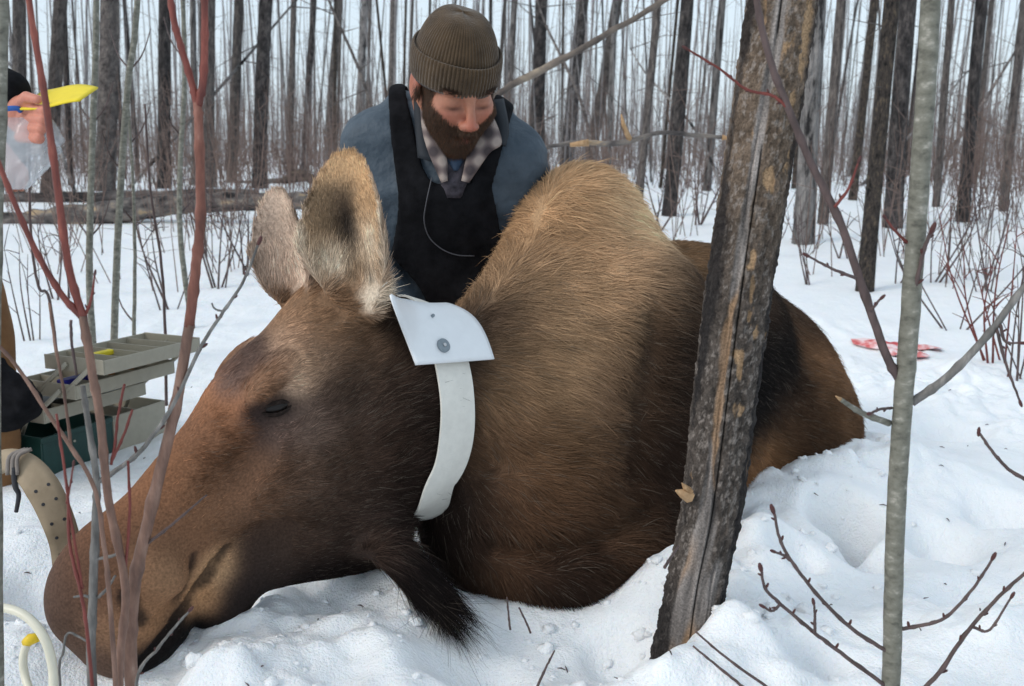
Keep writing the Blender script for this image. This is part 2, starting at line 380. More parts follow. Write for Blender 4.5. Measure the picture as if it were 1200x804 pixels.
NAMED = [  # base u, v, top u at the upper picture edge, width px, bark, label
 (20, 232, 24, 19, 'brown', 'grey-brown burnt trunk behind the yellow paper at the far left'),
 (56, 228, 72, 19, 'brown', 'leaning burnt trunk just right of the hand with the bag'),
 (122, 224, 132, 27, 'brown', 'broad grey-brown trunk behind the pale green saplings'),
 (192, 222, 193, 18, 'char', 'dark trunk standing left of the forked red stem'),
 (246, 221, 248, 15, 'brown', 'slim trunk right beside the fork of the red stem'),
 (271, 213, 281, 14, 'brown', 'slim brown trunk second left of the broad one above the ears'),
 (304, 221, 313, 20, 'char', 'straight dark trunk rising behind the fallen log, above the far ear'),
 (340, 206, 345, 9, 'brown', 'thin trunk directly right of the straight dark one'),
 (357, 202, 366, 10, 'char', 'thin dark trunk above the large ear'),
 (384, 200, 393, 13, 'brown', 'slender trunk left of the crouching man by his shoulder'),
 (420, 196, 428, 13, 'grey', 'pale grey trunk rising behind the man in the blue jacket'),
 (452, 192, 458, 10, 'brown', 'thin trunk just left of the knitted hat'),
 (592, 200, 603, 11, 'grey', 'pale slim trunk just right of the knitted hat'),
 (628, 215, 641, 19, 'char', 'dark trunk rising over the man at the shoulder nearest the hump'),
 (663, 208, 682, 18, 'char', 'dark trunk directly behind the shoulder hump'),
 (686, 205, 729, 17, 'brown', 'strongly leaning trunk crossed by the fallen pole'),
 (712, 206, 722, 9, 'grey', 'thin grey trunk behind the broken branch'),
 (748, 236, 772, 11, 'brown', 'slim leaning trunk between the hump and the dark trunk'),
 (784, 252, 804, 19, 'char', 'dark trunk with a pale scar left of the charred foreground trunk'),
 (828, 224, 846, 11, 'grey', 'grey trunk half hidden left of the charred foreground trunk'),
 (941, 285, 955, 27, 'grey', 'peeled silvery trunk directly behind the charred foreground trunk'),
 (964, 262, 986, 14, 'brown', 'slim brown trunk right of the peeled silvery one'),
 (999, 234, 1024, 11, 'mottled', 'thin blotched trunk, third right of the charred foreground trunk'),
 (1013, 338, 1046, 22, 'mottled', 'mottled brown trunk standing nearest behind the green sapling'),
 (1046, 268, 1067, 24, 'char', 'broken black trunk touching the green sapling on its left'),
 (1097, 240, 1116, 10, 'brown', 'thin trunk just right of the green sapling'),
 (1128, 262, 1151, 17, 'char', 'tall black trunk standing alone at the right'),
 (1176, 246, 1200, 12, 'brown', 'slim brown trunk near the right edge of the woods'),
]
TREEXY = []
for i, (u, v, ut, wpx, kind, lab) in enumerate(NAMED):
    g = Gt(u, v); g[2] = zt(g[0], g[1])-.03; zc = (g-CAM)@_F
    tree(g, P(ut, 0, g[1]), wpx*.5*zc/FPX*.86, kind, i, lab, twigs=True); TREEXY.append(g)
k = 0
R_ = random.Random(5)
while k < 120:
    u = R_.uniform(-120, 1320); d = 13+32*R_.random()**1.3; x = (u-600)/FPX*d
    g = np.array([x, d, zt(x, d)-.05])
    if any(np.hypot(*(g[:2]-t[:2])) < .7 for t in TREEXY): continue
    TREEXY.append(g); k += 1
    kind = R_.choice(['brown', 'brown', 'char', 'grey', 'mottled', 'brown']); r = R_.uniform(.014, .05)
    tree(g, g+np.array([R_.choice([R_.uniform(0, .08), R_.uniform(0, .08), R_.uniform(-.12, .2)]), R_.uniform(-.03, .03), 1.0]), r, kind, k, 'slender leafless burnt tree standing farther back in the woods', 'burnt trees farther back in the woods')
# the far woods, too many and too thin to count
b = MB(); R_ = random.Random(11)
VV, FF, nn = [], [], 0
for i in range(700):
    d = 38+95*R_.random()**.9; u = R_.uniform(-160, 1360); x = (u-600)/FPX*d; z = .3
    h = R_.uniform(9, 16); r = R_.uniform(.03, .07); lx = R_.uniform(-.03, .08)
    V, F = tube([(x, d, z), (x+lx*h*.5, d, z+h*.5), (x+lx*h+R_.uniform(-.2, .2), d, z+h)], [r, r*.75, r*.25], 5, False)
    VV.append(V); FF += [tuple(a+nn for a in f) for f in F]; nn += len(V)
    for j in range(9):
        zz = R_.uniform(1, h*.95); a = R_.uniform(0, 6.28); L = R_.uniform(.3, 1.1); p = np.array([x+lx*zz, d, z+zz])
        V, F = tube([p, p+np.array([math.cos(a)*L, math.sin(a)*L, R_.uniform(-.15, .3)])], [.009, .004], 3, False)
        VV.append(V); FF += [tuple(q_+nn for q_ in f) for f in F]; nn += len(V)
for i in range(1000):
    d = 15+45*R_.random(); u = R_.uniform(-160, 1360); x = (u-600)/FPX*d; h = R_.uniform(1.2, 5.5); r = .0035+.0022*h*R_.uniform(.6, 1.2); lx = R_.uniform(-.12, .16)
    V, F = tube([(x, d, .3), (x+lx*h*.4, d, .3+h*.5), (x+lx*h, d, .3+h)], [r, r*.7, r*.2], 4, False); VV.append(V); FF += [tuple(a+nn for a in f) for f in F]; nn += len(V)
    for j in range(5):
        zz = R_.uniform(.3, h*.95); a = R_.uniform(0, 6.28); L = R_.uniform(.2, .6); p = np.array([x+lx*zz*.9, d, .3+zz])
        V, F = tube([p, p+np.array([math.cos(a)*L, math.sin(a)*L, L*R_.uniform(.2, 1)])], [r*.4, .002], 3, False); VV.append(V); FF += [tuple(q_+nn for q_ in f) for f in F]; nn += len(V)
FARM = pmat('far_bark', [(.35, (.15, .138, .138)), (.65, (.30, .28, .275))], nscale=3, rough=.95)
o = mesh('far_woods', np.concatenate(VV), FF, FARM); tag(o, 'dense leafless burnt woods fading away behind everything', 'woods', kind='stuff')
# knee to head high brush between the trees
VV, FF, nn = [], [], 0
R_ = random.Random(3)
for i in range(1700):
    d = 6.0+30*R_.random()**.9; u = R_.uniform(-150, 1350)
    if d < 12 and (620 < u < 1010) and R_.random() < .75: continue
    x = (u-600)/FPX*d; z = float(zt(x, d)) if d < 14 else .40
    for j in range(R_.randint(2, 5)):
        h = R_.uniform(.35, 1.0+.05*d); a = R_.uniform(0, 6.28); s = R_.uniform(.05, .35)*h
        p0 = np.array([x+R_.uniform(-.12, .12), d+R_.uniform(-.1, .1), z-.03]); p2 = p0+np.array([math.cos(a)*s, math.sin(a)*s, h]); p1 = (p0+p2)/2+np.array([math.cos(a)*s*.25, 0, R_.uniform(0, .08)])
        V, F = tube([p0, p1, p2], [.0045, .0032, .0012], 3, False); VV.append(V); FF += [tuple(q_+nn for q_ in f) for f in F]; nn += len(V)
        for t in range(R_.randint(1, 4)):
            f_ = R_.uniform(.3, .95); p = p0+(p2-p0)*f_; a2 = R_.uniform(0, 6.28); L = R_.uniform(.1, .35)
            V, F = tube([p, p+np.array([math.cos(a2)*L, math.sin(a2)*L, R_.uniform(0, .3)])], [.0028, .001], 3, False); VV.append(V); FF += [tuple(q_+nn for q_ in f) for f in F]; nn += len(V)
BRUSHM = pmat('brush', [(.35, (.10, .066, .056)), (.65, (.23, .165, .14))], nscale=2, rough=.95)
o = mesh('brush', np.concatenate(VV), FF, BRUSHM); tag(o, 'thin leafless brush and twigs covering the forest floor', 'brush', kind='stuff')

# slim dead trees leaning and hung up among the others
for i, (u0, v0, u1, v1, d, w_, lab) in enumerate([(150, 205, 330, 20, 13, 5, 'slim dead pole leaning right behind the forked red stem'), (455, 200, 385, 0, 12, 5, 'slim dead pole leaning left beside the knitted hat'), (90, 215, 0, 60, 11, 5, 'slim dead pole leaning left behind the yellow paper'), (705, 205, 640, 30, 14, 5, 'slim dead pole leaning left behind the hump'),
     (850, 215, 760, 90, 13, 4, 'slim dead pole leaning left of the charred trunk'), (1075, 225, 1190, 60, 14, 5, 'slim dead pole leaning right behind the green sapling'), (1000, 225, 1110, 110, 16, 4, 'thin dead pole leaning behind the black trunks at right'), (480, 185, 620, 150, 15, 4, 'thin dead pole lying aslant behind the man')]):
    g = P(u0, v0, d); g[2] = min(g[2], zt(g[0], d)+.02)-.03; t = P(u1, v1, d+.8); r0 = w_*.5*d/FPX; ln = smoothline([g, g*.5+t*.5+np.array([.1, 0, .08]), t, t+(t-g)*.25], 5)
    e = empty('leaning_tree', g); tag(e, lab, 'tree'); V, F = tube(ln, np.linspace(r0, r0*.35, len(ln)), 7); mesh('trunk', V, F, BARK['brown' if i % 2 else 'grey'], e); rr_ = random.Random(i)
    for k in range(9):
        q_ = ln[rr_.randint(3, len(ln)-1)]; a = rr_.uniform(0, 6.28); L = rr_.uniform(.2, .8); V, F = tube(smoothline([q_, q_+np.array([math.cos(a)*L*.5, -.05, math.sin(a)*L*.45]), q_+np.array([math.cos(a)*L, -.1, math.sin(a)*L])], 3), np.linspace(r0*.3, .003, 7), 4); mesh('branch', V, F, TWIGM, e)


# body frame: origin under the withers; f forward, s towards its left side, z up
BO = np.array([0.19, 2.46, 0.0]); BF = nrm([-0.65, -0.76, 0]); BS = nrm([0.76, -0.65, 0])
def B(f, s, z): return BO+BF*f+BS*s+np.array([0, 0, z])
RB = np.stack([BF, BS, [0, 0, 1.0]])
# head frame: a from nose to poll, d dorsal, l towards its left side
HN = P(80, 712, 1.66); HQ = P(400, 345, 1.95)
HA = nrm(HQ-HN); HL = nrm([0.566, -0.823, -0.04]); HL = nrm(HL-HA*(HA@HL)); HD = np.cross(HL, HA); 
if HD[2] < 0: HD = -HD
RH = np.stack([HA, HD, HL])
def H(a, d, l): return HN+HA*a+HD*d+HL*l
def ear(q, L, W, cup, th):
    # q: local (length, width, normal)
    t = np.clip(q[:, 0]/L, -0.1, 1.1)
    w = W*(np.sqrt(np.clip(1-((t-.48)/.54)**2, 0.0, 1))*(1-.25*np.clip(t-.5, 0, 1))+.0)+1e-3
    w = np.maximum(w, np.where(t < .3, .032, 0.002))
    surf = cup*(q[:, 1]/W)**2 + .03*(t-.5)**2
    d1 = np.abs(q[:, 2]-surf)-th*(1.0-.45*t)
    d2 = (np.abs(q[:, 1])-w)*.8
    d3 = np.maximum(q[:, 0]-L*1.01, -q[:, 0]-.03)
    return smax(smax(d1, d2, .012), d3, .012)
def frame(base, tip, nrmdir):
    e = nrm(np.array(tip)-np.array(base)); n = np.array(nrmdir, float); n = nrm(n-e*(e@n)); w = np.cross(n, e)
    return np.stack([e, w, n])
EB1, ET1 = P(430, 354, 1.88), P(407, 178, 1.93)
EB2, ET2 = P(360, 360, 1.98), P(325, 221, 2.02)
ER1 = frame(EB1, ET1, [-0.36, -1.0, 0.12]); EL1 = float(np.linalg.norm(ET1-EB1))
ER2 = frame(EB2, ET2, [-0.30, -0.9, 0.1]); EL2 = float(np.linalg.norm(ET2-EB2))
def moose0(p):
    p = p.astype(np.float32)
    b = ((p-BO.astype(np.float32))@RB.T.astype(np.float32))
    # ---- trunk
    d = ell(b, (-.02, 0, .20), (.44, .32, .40))
    d = smin(d, ell(b, (.03, 0, .50), (.235, .19, .37)), .20)           # withers hump
    d = smin(d, ell(b, (-.46, -.02, .19), (.46, .33, .46)), .16)        # barrel
    d = smin(d, ell(b, (-.85, .02, .05), (.30, .31, .40)), .14)       # rump
    d = smin(d, ell(b, (-.72, .25, .02), (.26, .15, .25)), .09)       # near thigh
    d = smin(d, ell(b, (.34, .06, .12), (.22, .24, .24)), .12)         # brisket
    d = smin(d, ell(b, (.24, .22, .02), (.24, .15, .12)), .10)         # folded near foreleg
    d = smin(d, ell(b, (.02, .20, .36), (.20, .12, .28)), .14)         # shoulder blade
    d = smin(d, ell(b, (.23, 0, .43), (.17, .13, .20)), .12)            # crest in front of the hump
    # ---- neck
    d = smin(d, cap(p, B(.02, 0, .29), H(.68, -.25, 0), .285, .135), .09)
    # ---- head
    h = ((p-HN.astype(np.float32))@RH.T.astype(np.float32))
    k = h.copy(); k[:, 2] /= .66                                        # narrower than deep
    m = cap(k, (.68, -.07, 0), (.50, -.07, 0), .14, .135)               # skull
    m = smin(m, cap(k, (.48, -.06, 0), (.14, -.045, 0), .125, .10), .06)    # nose bridge
    m = smin(m, cap(k, (.69, -.25, 0), (.47, -.29, 0), .18, .165), .07)     # cheek and jaw
    m = smin(m, cap(k, (.44, -.345, 0), (.22, -.205, 0), .12, .07), .06)    # lower jaw
    m = smin(m, ell(h, (.08, -.045, 0), (.135, .12, .092)), .05)      # muzzle
    m = smin(m, ell(h, (.045, -.120, 0.0), (.115, .10, .082)), .03)    # overhanging lip
    m = smin(m, ell(h, (.17, -.235, 0.0), (.08, .055, .055)), .025)   # chin
    for s in (-1, 1):
        m = smin(m, ell(h, (.535, .005, .078*s), (.075, .035, .035)), .05)  # brow
        m = smin(m, ell(h, (.45, -.13, .075*s), (.12, .07, .035)), .08)       # cheekbone
    d = smin(d, m*.9, .06)
    d = smin(d, cap(p, P(446, 634, 1.90), P(510, 698, 1.83), .040, .018), .035)   # bell under the throat
    # ---- ears
    for R, Bp, L, W in ((ER1, EB1, EL1, .088), (ER2, EB2, EL2, .062)):
        q = (p-Bp.astype(np.float32))@R.T.astype(np.float32)
        far = np.linalg.norm(q-np.array([L*.5, 0, 0], np.float32), axis=-1)-.25
        d = smin(d, np.maximum(ear(q, L, W, .068, .012), np.where(far > 0, far, -1)), .03)
    return d
def _mp(f, u, v):
    r = ray(u, v); t = 1.0
    for _ in range(120):
        d = float(f((CAM+r*t)[None].astype(np.float32))[0])
        if d < .0008: break
        t += d*.7
    return RH@(CAM+r*t-HN)
def _path(pts, r0, r1, k, out=0.0):
    q = [_mp(moose0, u, v) for u, v in pts]; n = len(q); o = []
    for i in range(n-1):
        a, b = q[i].copy(), q[i+1].copy(); a[2] += out; b[2] += out
        o.append((a, b, r0+(r1-r0)*i/(n-1), r0+(r1-r0)*(i+1)/(n-1), k))
    return o
BULGE = [(_mp(moose0, 488, 548)-[0, 0, .035], (.085, .07, .05), .06), (_mp(moose0, 188, 676)-[0, 0, .022], (.052, .060, .044), .014), (_mp(moose0, 244, 676)-[0, 0, .018], (.030, .050, .026), .014), (_mp(moose0, 140, 730)-[0, 0, .03], (.05, .045, .036), .02),
         (_mp(moose0, 320, 455)-[0, 0, .020], (.060, .024, .034), .025)]
CARVE = _path([(170, 778), (192, 752), (210, 726), (226, 700), (250, 664), (264, 645)], .017, .009, .010)+_path([(150, 698), (156, 716), (168, 728)], .016, .010, .010, .006)+_path([(228, 652), (224, 676), (210, 702), (188, 728)], .006, .013, .012, .004)+_path([(299, 483), (297, 500), (306, 518)], .007, .004, .010, .003)
HOLLOW = [(_mp(moose0, 316, 490)+[0, 0, .012], (.075, .034, .026), .035), (_mp(moose0, 270, 560)+[0, 0, .020], (.085, .030, .030), .04), (_mp(moose0, 300, 640)+[0, 0, .02], (.07, .03, .028), .04)]
def _bp(u, v): return RB@(HN+RH.T@_mp(moose0, u, v)-BO)
CREASE = [(_bp(*a), _bp(*b), r, r) for a, b, r in (((575, 640), (640, 648), .016), ((640, 648), (700, 630), .018), ((700, 630), (752, 600), .012), ((560, 470), (575, 540), .014), ((760, 360), (748, 470), .022), ((748, 470), (735, 560), .018))]
def moose(p):
    p = p.astype(np.float32); d = moose0(p)
    w = np.where((np.abs(d) < .10) & (p[:, 0] > -.3) & (p[:, 0] < .8))[0]
    if len(w):
        x = ((p[w]-BO.astype(np.float32))@RB.T.astype(np.float32)); x[:, 1] = np.abs(x[:, 1]); m = d[w]
        for a, b, r0, r1 in CREASE: m = smax(m, -cap(x, a, b, r0, r1), .045)
        d[w] = m
    h = ((p-HN.astype(np.float32))@RH.T.astype(np.float32)); h[:, 2] = np.abs(h[:, 2])
    w = np.where((h[:, 0] < .85) & (h[:, 0] > -.2) & (np.abs(h[:, 1]+.1) < .35) & (h[:, 2] < .3) & (np.abs(d) < .12))[0]
    if len(w):
        x = h[w]; m = d[w]
        for c, r, k in BULGE: m = smin(m, ell(x, c, r), k)
        for c, r, k in HOLLOW: m = smax(m, -ell(x, c, r), k)
        for a, b, r0, r1, k in CARVE: m = smax(m, -cap(x, a, b, r0, r1), k)
        d = d.copy(); d[w] = m
    return d


# man kneeling behind the neck: head frame (x his left = picture right, y forward, z up)
MO = P(533, 97, 2.34); MS = 1.09
MF = nrm([0.37, -0.78, -0.54]); MU = np.array([0.17, -.5, .85]); MU = nrm(MU-MF*(MF@MU)); MX = np.cross(MF, MU)
if MX[0] < 0: MX = -MX
RM = np.stack([MX, MF, MU])
def head(q):
    d = ell(q, (0, -.012, .045), (.078, .098, .092))
    d = smin(d, ell(q, (0, .030, -.045), (.062, .066, .082)), .03)
    d = smin(d, ell(q, (0, .066, -.108), (.032, .026, .026)), .025)
    d = smin(d, ell(q, (0, .078, .024), (.054, .015, .010)), .024)
    for s in (-1, 1):
        d = smin(d, ell(q, (.042*s, .060, -.028), (.022, .024, .018)), .035)
        d = smax(d, -ell(q, (.032*s, .103, .002), (.018, .018, .010)), .016)
        d = smin(d, ell(q, (.032*s, .075, -.002), (.0165, .0140, .0125)), .008)
        d = smin(d, ell(q, (.082*s, -.014, -.008), (.010, .022, .036)), .010)
        d = smax(d, -ell(q, (.093*s, -.008, -.004), (.006, .011, .020)), .006)
        d = smin(d, ell(q, (.012*s, .105, -.042), (.010, .012, .009)), .007)
    d = smin(d, cap(q, (0, .092, .012), (0, .117, -.036), .008, .0105), .012)
    d = smin(d, ell(q, (0, .094, -.075), (.024, .010, .005)), .008)
    d = smin(d, ell(q, (0, .090, -.086), (.020, .010, .006)), .008)
    d = smin(d, cap(q, (0, -.03, -.04), (0, -.115, -.19), .062, .066), .03)
    return d
SL, SR = P(441, 172, 2.46), P(599, 182, 2.46)
def torso(p):
    d = cap(p, P(475, 150, 2.50), P(568, 156, 2.50), .088, .088)              # shoulders
    d = smin(d, cap(p, P(519, 215, 2.50), P(520, 330, 2.60), .150, .155), .09)
    d = smin(d, cap(p, P(490, 220, 2.50), P(492, 330, 2.58), .120, .13), .06)
    d = smin(d, cap(p, P(548, 220, 2.50), P(548, 330, 2.58), .120, .13), .06)
    return d
def collarz(p): return cap(p, P(525, 140, 2.49), P(524, 165, 2.49), .070, .085)
EL_, ER_ = P(424, 295, 2.44), P(612, 300, 2.48)
WL_, WR_ = P(474, 372, 2.40), P(566, 352, 2.46)
def sleeve(p, s):
    S, E, W = ((SL, EL_, WL_), (SR, ER_, WR_))[s]
    d = cap(p, S, E, .083, .066)
    return smin(d, cap(p, E, W, .064, .046), .03)
def jacket(p):
    d = smin(smin(torso(p), sleeve(p, 0), .05), sleeve(p, 1), .05)
    d = smin(d, collarz(p), .03)
    # soft folds
    d = d+.0045*np.sin(38*p[:, 2]+14*p[:, 0]+3*np.sin(11*p[:, 0]+9*p[:, 2]))*np.clip(1-np.abs(d)/.05, 0, 1)
    return d
def man_all(p):
    p = p.astype(np.float32)
    q = ((p-MO.astype(np.float32))@RM.T.astype(np.float32))
    return np.minimum(head(q/MS)*MS, jacket(p))

# ---------------------------------------------------------------- the moose
FURN = 400000
def march(f, u, v, off=0.0, t0=.9):
    r = ray(u, v); t = t0
    for _ in range(120):
        s = float(f((CAM+r*t)[None].astype(np.float32))[0])-off
        if s < .0008: break
        t += s*.7
        if t > 6: return None
    return CAM+r*t
def grad(f, p, e=.004):
    p = p.astype(np.float32); E = np.eye(3, dtype=np.float32)*e
    n = np.stack([f(p+E[k])-f(p-E[k]) for k in range(3)], -1)
    return n/(np.linalg.norm(n, axis=-1, keepdims=True)+1e-9)
def lin(c): c = np.asarray(c, float)/255; return np.where(c < .04045, c/12.92, ((c+.055)/1.055)**2.4)
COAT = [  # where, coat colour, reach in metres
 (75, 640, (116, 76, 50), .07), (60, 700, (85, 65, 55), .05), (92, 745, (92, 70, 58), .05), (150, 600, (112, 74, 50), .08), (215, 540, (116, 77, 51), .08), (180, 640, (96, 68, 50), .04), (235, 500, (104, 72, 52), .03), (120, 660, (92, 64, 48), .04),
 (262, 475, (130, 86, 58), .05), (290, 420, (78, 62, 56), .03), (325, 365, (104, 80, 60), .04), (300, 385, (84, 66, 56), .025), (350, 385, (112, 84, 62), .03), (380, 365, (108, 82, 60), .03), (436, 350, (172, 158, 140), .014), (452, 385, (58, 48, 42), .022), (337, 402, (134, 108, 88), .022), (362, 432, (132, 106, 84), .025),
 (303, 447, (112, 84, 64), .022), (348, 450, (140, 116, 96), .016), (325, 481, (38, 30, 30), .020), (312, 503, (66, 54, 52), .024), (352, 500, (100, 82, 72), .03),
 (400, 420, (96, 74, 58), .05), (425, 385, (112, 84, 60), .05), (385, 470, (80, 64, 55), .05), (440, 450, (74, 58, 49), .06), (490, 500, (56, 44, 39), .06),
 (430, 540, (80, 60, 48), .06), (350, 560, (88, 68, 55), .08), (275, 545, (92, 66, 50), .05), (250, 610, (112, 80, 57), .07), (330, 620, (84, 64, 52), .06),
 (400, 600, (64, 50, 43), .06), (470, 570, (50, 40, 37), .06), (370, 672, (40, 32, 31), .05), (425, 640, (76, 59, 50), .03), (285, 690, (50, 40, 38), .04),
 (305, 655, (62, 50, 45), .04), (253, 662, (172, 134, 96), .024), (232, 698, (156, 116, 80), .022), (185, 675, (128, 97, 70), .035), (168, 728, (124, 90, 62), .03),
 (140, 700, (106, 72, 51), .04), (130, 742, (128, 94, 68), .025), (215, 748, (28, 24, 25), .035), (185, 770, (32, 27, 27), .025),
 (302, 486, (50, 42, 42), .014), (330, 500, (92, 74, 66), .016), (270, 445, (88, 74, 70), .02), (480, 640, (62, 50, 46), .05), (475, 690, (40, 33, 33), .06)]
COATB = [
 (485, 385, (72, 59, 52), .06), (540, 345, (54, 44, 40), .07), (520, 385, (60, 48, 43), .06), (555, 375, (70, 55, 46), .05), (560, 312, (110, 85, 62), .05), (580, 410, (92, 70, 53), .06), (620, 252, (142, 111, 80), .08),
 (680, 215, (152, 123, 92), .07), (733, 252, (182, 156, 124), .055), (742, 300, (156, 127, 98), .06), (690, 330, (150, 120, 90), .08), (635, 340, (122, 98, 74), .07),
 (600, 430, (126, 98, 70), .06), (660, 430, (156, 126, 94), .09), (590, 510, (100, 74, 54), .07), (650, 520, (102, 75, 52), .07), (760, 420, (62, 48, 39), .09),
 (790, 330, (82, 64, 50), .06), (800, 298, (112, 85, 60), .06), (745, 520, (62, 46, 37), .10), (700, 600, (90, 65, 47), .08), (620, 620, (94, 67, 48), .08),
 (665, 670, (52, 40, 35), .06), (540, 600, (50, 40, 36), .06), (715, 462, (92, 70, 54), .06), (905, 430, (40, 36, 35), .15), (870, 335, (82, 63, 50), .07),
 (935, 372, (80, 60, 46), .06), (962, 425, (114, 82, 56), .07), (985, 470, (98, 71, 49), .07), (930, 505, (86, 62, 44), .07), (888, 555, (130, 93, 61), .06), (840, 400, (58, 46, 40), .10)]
def anchors():
    P_, C_, R2 = [], [], []
    for lst, O, Rm, ax in ((COAT, HN, RH, 2), (COATB, BO, RB, 1)):
        for u, v, c, r in lst:
            p = march(moose, u, v)
            if p is None: continue
            q = Rm@(p-O); q2 = q.copy(); q2[ax] = -q2[ax]
            for k in ((q, q2) if abs(q[ax]) > r*.6 else (q,)):
                P_.append(O+Rm.T@k); C_.append(lin(c)); R2.append(r)
    return np.array(P_), np.array(C_), np.array(R2)
AP, AC, AR = anchors()
BELLB, BELLT = P(446, 634, 1.90), P(556, 738, 1.79)
def ear_local(p, R, Bp): return (p-Bp)@R.T
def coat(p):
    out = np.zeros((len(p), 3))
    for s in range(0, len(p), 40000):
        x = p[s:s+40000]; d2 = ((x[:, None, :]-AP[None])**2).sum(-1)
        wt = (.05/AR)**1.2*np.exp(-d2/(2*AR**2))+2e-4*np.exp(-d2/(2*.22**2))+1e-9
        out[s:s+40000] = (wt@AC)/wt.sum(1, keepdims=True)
    bd = nrm(BELLT-BELLB); s = (p-BELLB)@bd; dist = np.linalg.norm(p-BELLB-s[:, None]*bd, axis=1); out += (lin((40, 34, 33))-out)*(sstep(.08, .045, dist)*sstep(.01, .05, s))[:, None]      # near-black bell
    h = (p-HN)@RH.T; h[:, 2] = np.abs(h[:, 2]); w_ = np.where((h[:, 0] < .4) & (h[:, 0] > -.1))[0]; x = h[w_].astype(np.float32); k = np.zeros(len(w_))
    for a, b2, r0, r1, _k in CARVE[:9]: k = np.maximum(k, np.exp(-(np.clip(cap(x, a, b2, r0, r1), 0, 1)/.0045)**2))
    out[w_] += (lin((40, 32, 30))-out[w_])*(k*.72)[:, None]           # dark lip and nostril skin, with groove shade painted into the colour
    for R, Bp, L, W, near in ((ER1, EB1, EL1, .088, 1), (ER2, EB2, EL2, .062, 0)):
        q = ear_local(p, R, Bp); t = q[:, 0]/L; w_ = -q[:, 1]/W
        surf = .068*(q[:, 1]/W)**2+.03*(t-.5)**2; m = sstep(.05, .22, t)*(np.linalg.norm(q-np.array([L*.5, 0, 0]), axis=1) < .2)*(np.abs(q[:, 2]-surf) < .03)*(np.abs(q[:, 1]) < W*1.25); inner = sstep(-.006, .010, q[:, 2]-surf)
        nz = vnoise(p*30, 77)
        if near:
            c = lin((112, 92, 70))+(lin((146, 116, 84))-lin((112, 92, 70)))*sstep(-.35, .35, w_+.25*nz)[:, None]
            c = c+(lin((44, 36, 32))-c)*(np.exp(-((w_+.16)/.30)**2-((t-.52)/.27)**2)*.97)[:, None]  # hollow of the ear cup, its shade painted into the coat colour
            c = c+(lin((164, 150, 132))-c)*(np.clip(np.exp(-((w_-.42)/.40)**2-((t-.28)/.20)**2)+.8*np.exp(-((w_+.55)/.3)**2-((t-.22)/.14)**2), 0, 1)*(.8+.3*nz))[:, None]
            c = c+(lin((160, 128, 92))-c)*(sstep(.7, .95, t)*.8)[:, None]
            c = c+(lin((160, 146, 128))-c)*sstep(.84, 1.0, np.abs(w_)/np.sqrt(np.clip(1-((t-.48)/.54)**2, .05, 1)))[:, None]
        else:
            c = lin((158, 138, 122))*(1+.18*nz[:, None])
            c = c+(lin((104, 90, 80))-c)*sstep(.6, 1.0, np.abs(w_)/np.sqrt(np.clip(1-((t-.48)/.54)**2, .05, 1)))[:, None]*.6
        oc = lin((118, 98, 82))*(1+.2*nz[:, None]); c = oc+(c-oc)*inner[:, None]
        out = out+(c-out)*m[:, None]
    return out
MV, MQ = surface_nets(moose, (-1.0, 1.4, -.16), (1.35, 3.75, .98), .008)
MOOSE = empty('moose', BO)
tag(MOOSE, 'brown cow moose lying in the snow with a white collar', 'moose')
GAIN = 1.5
def tone(c):
    g = c@np.array([.3, .55, .15]); k = np.minimum((g/.092)**.66, 1.28); return (g[:, None]+(c-g[:, None])*.94)*k[:, None]*GAIN
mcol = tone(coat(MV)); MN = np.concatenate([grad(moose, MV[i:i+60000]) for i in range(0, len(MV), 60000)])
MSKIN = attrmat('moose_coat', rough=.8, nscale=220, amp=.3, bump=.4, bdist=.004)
mesh('body', MV, MQ, MSKIN, MOOSE, col=mcol*.8)
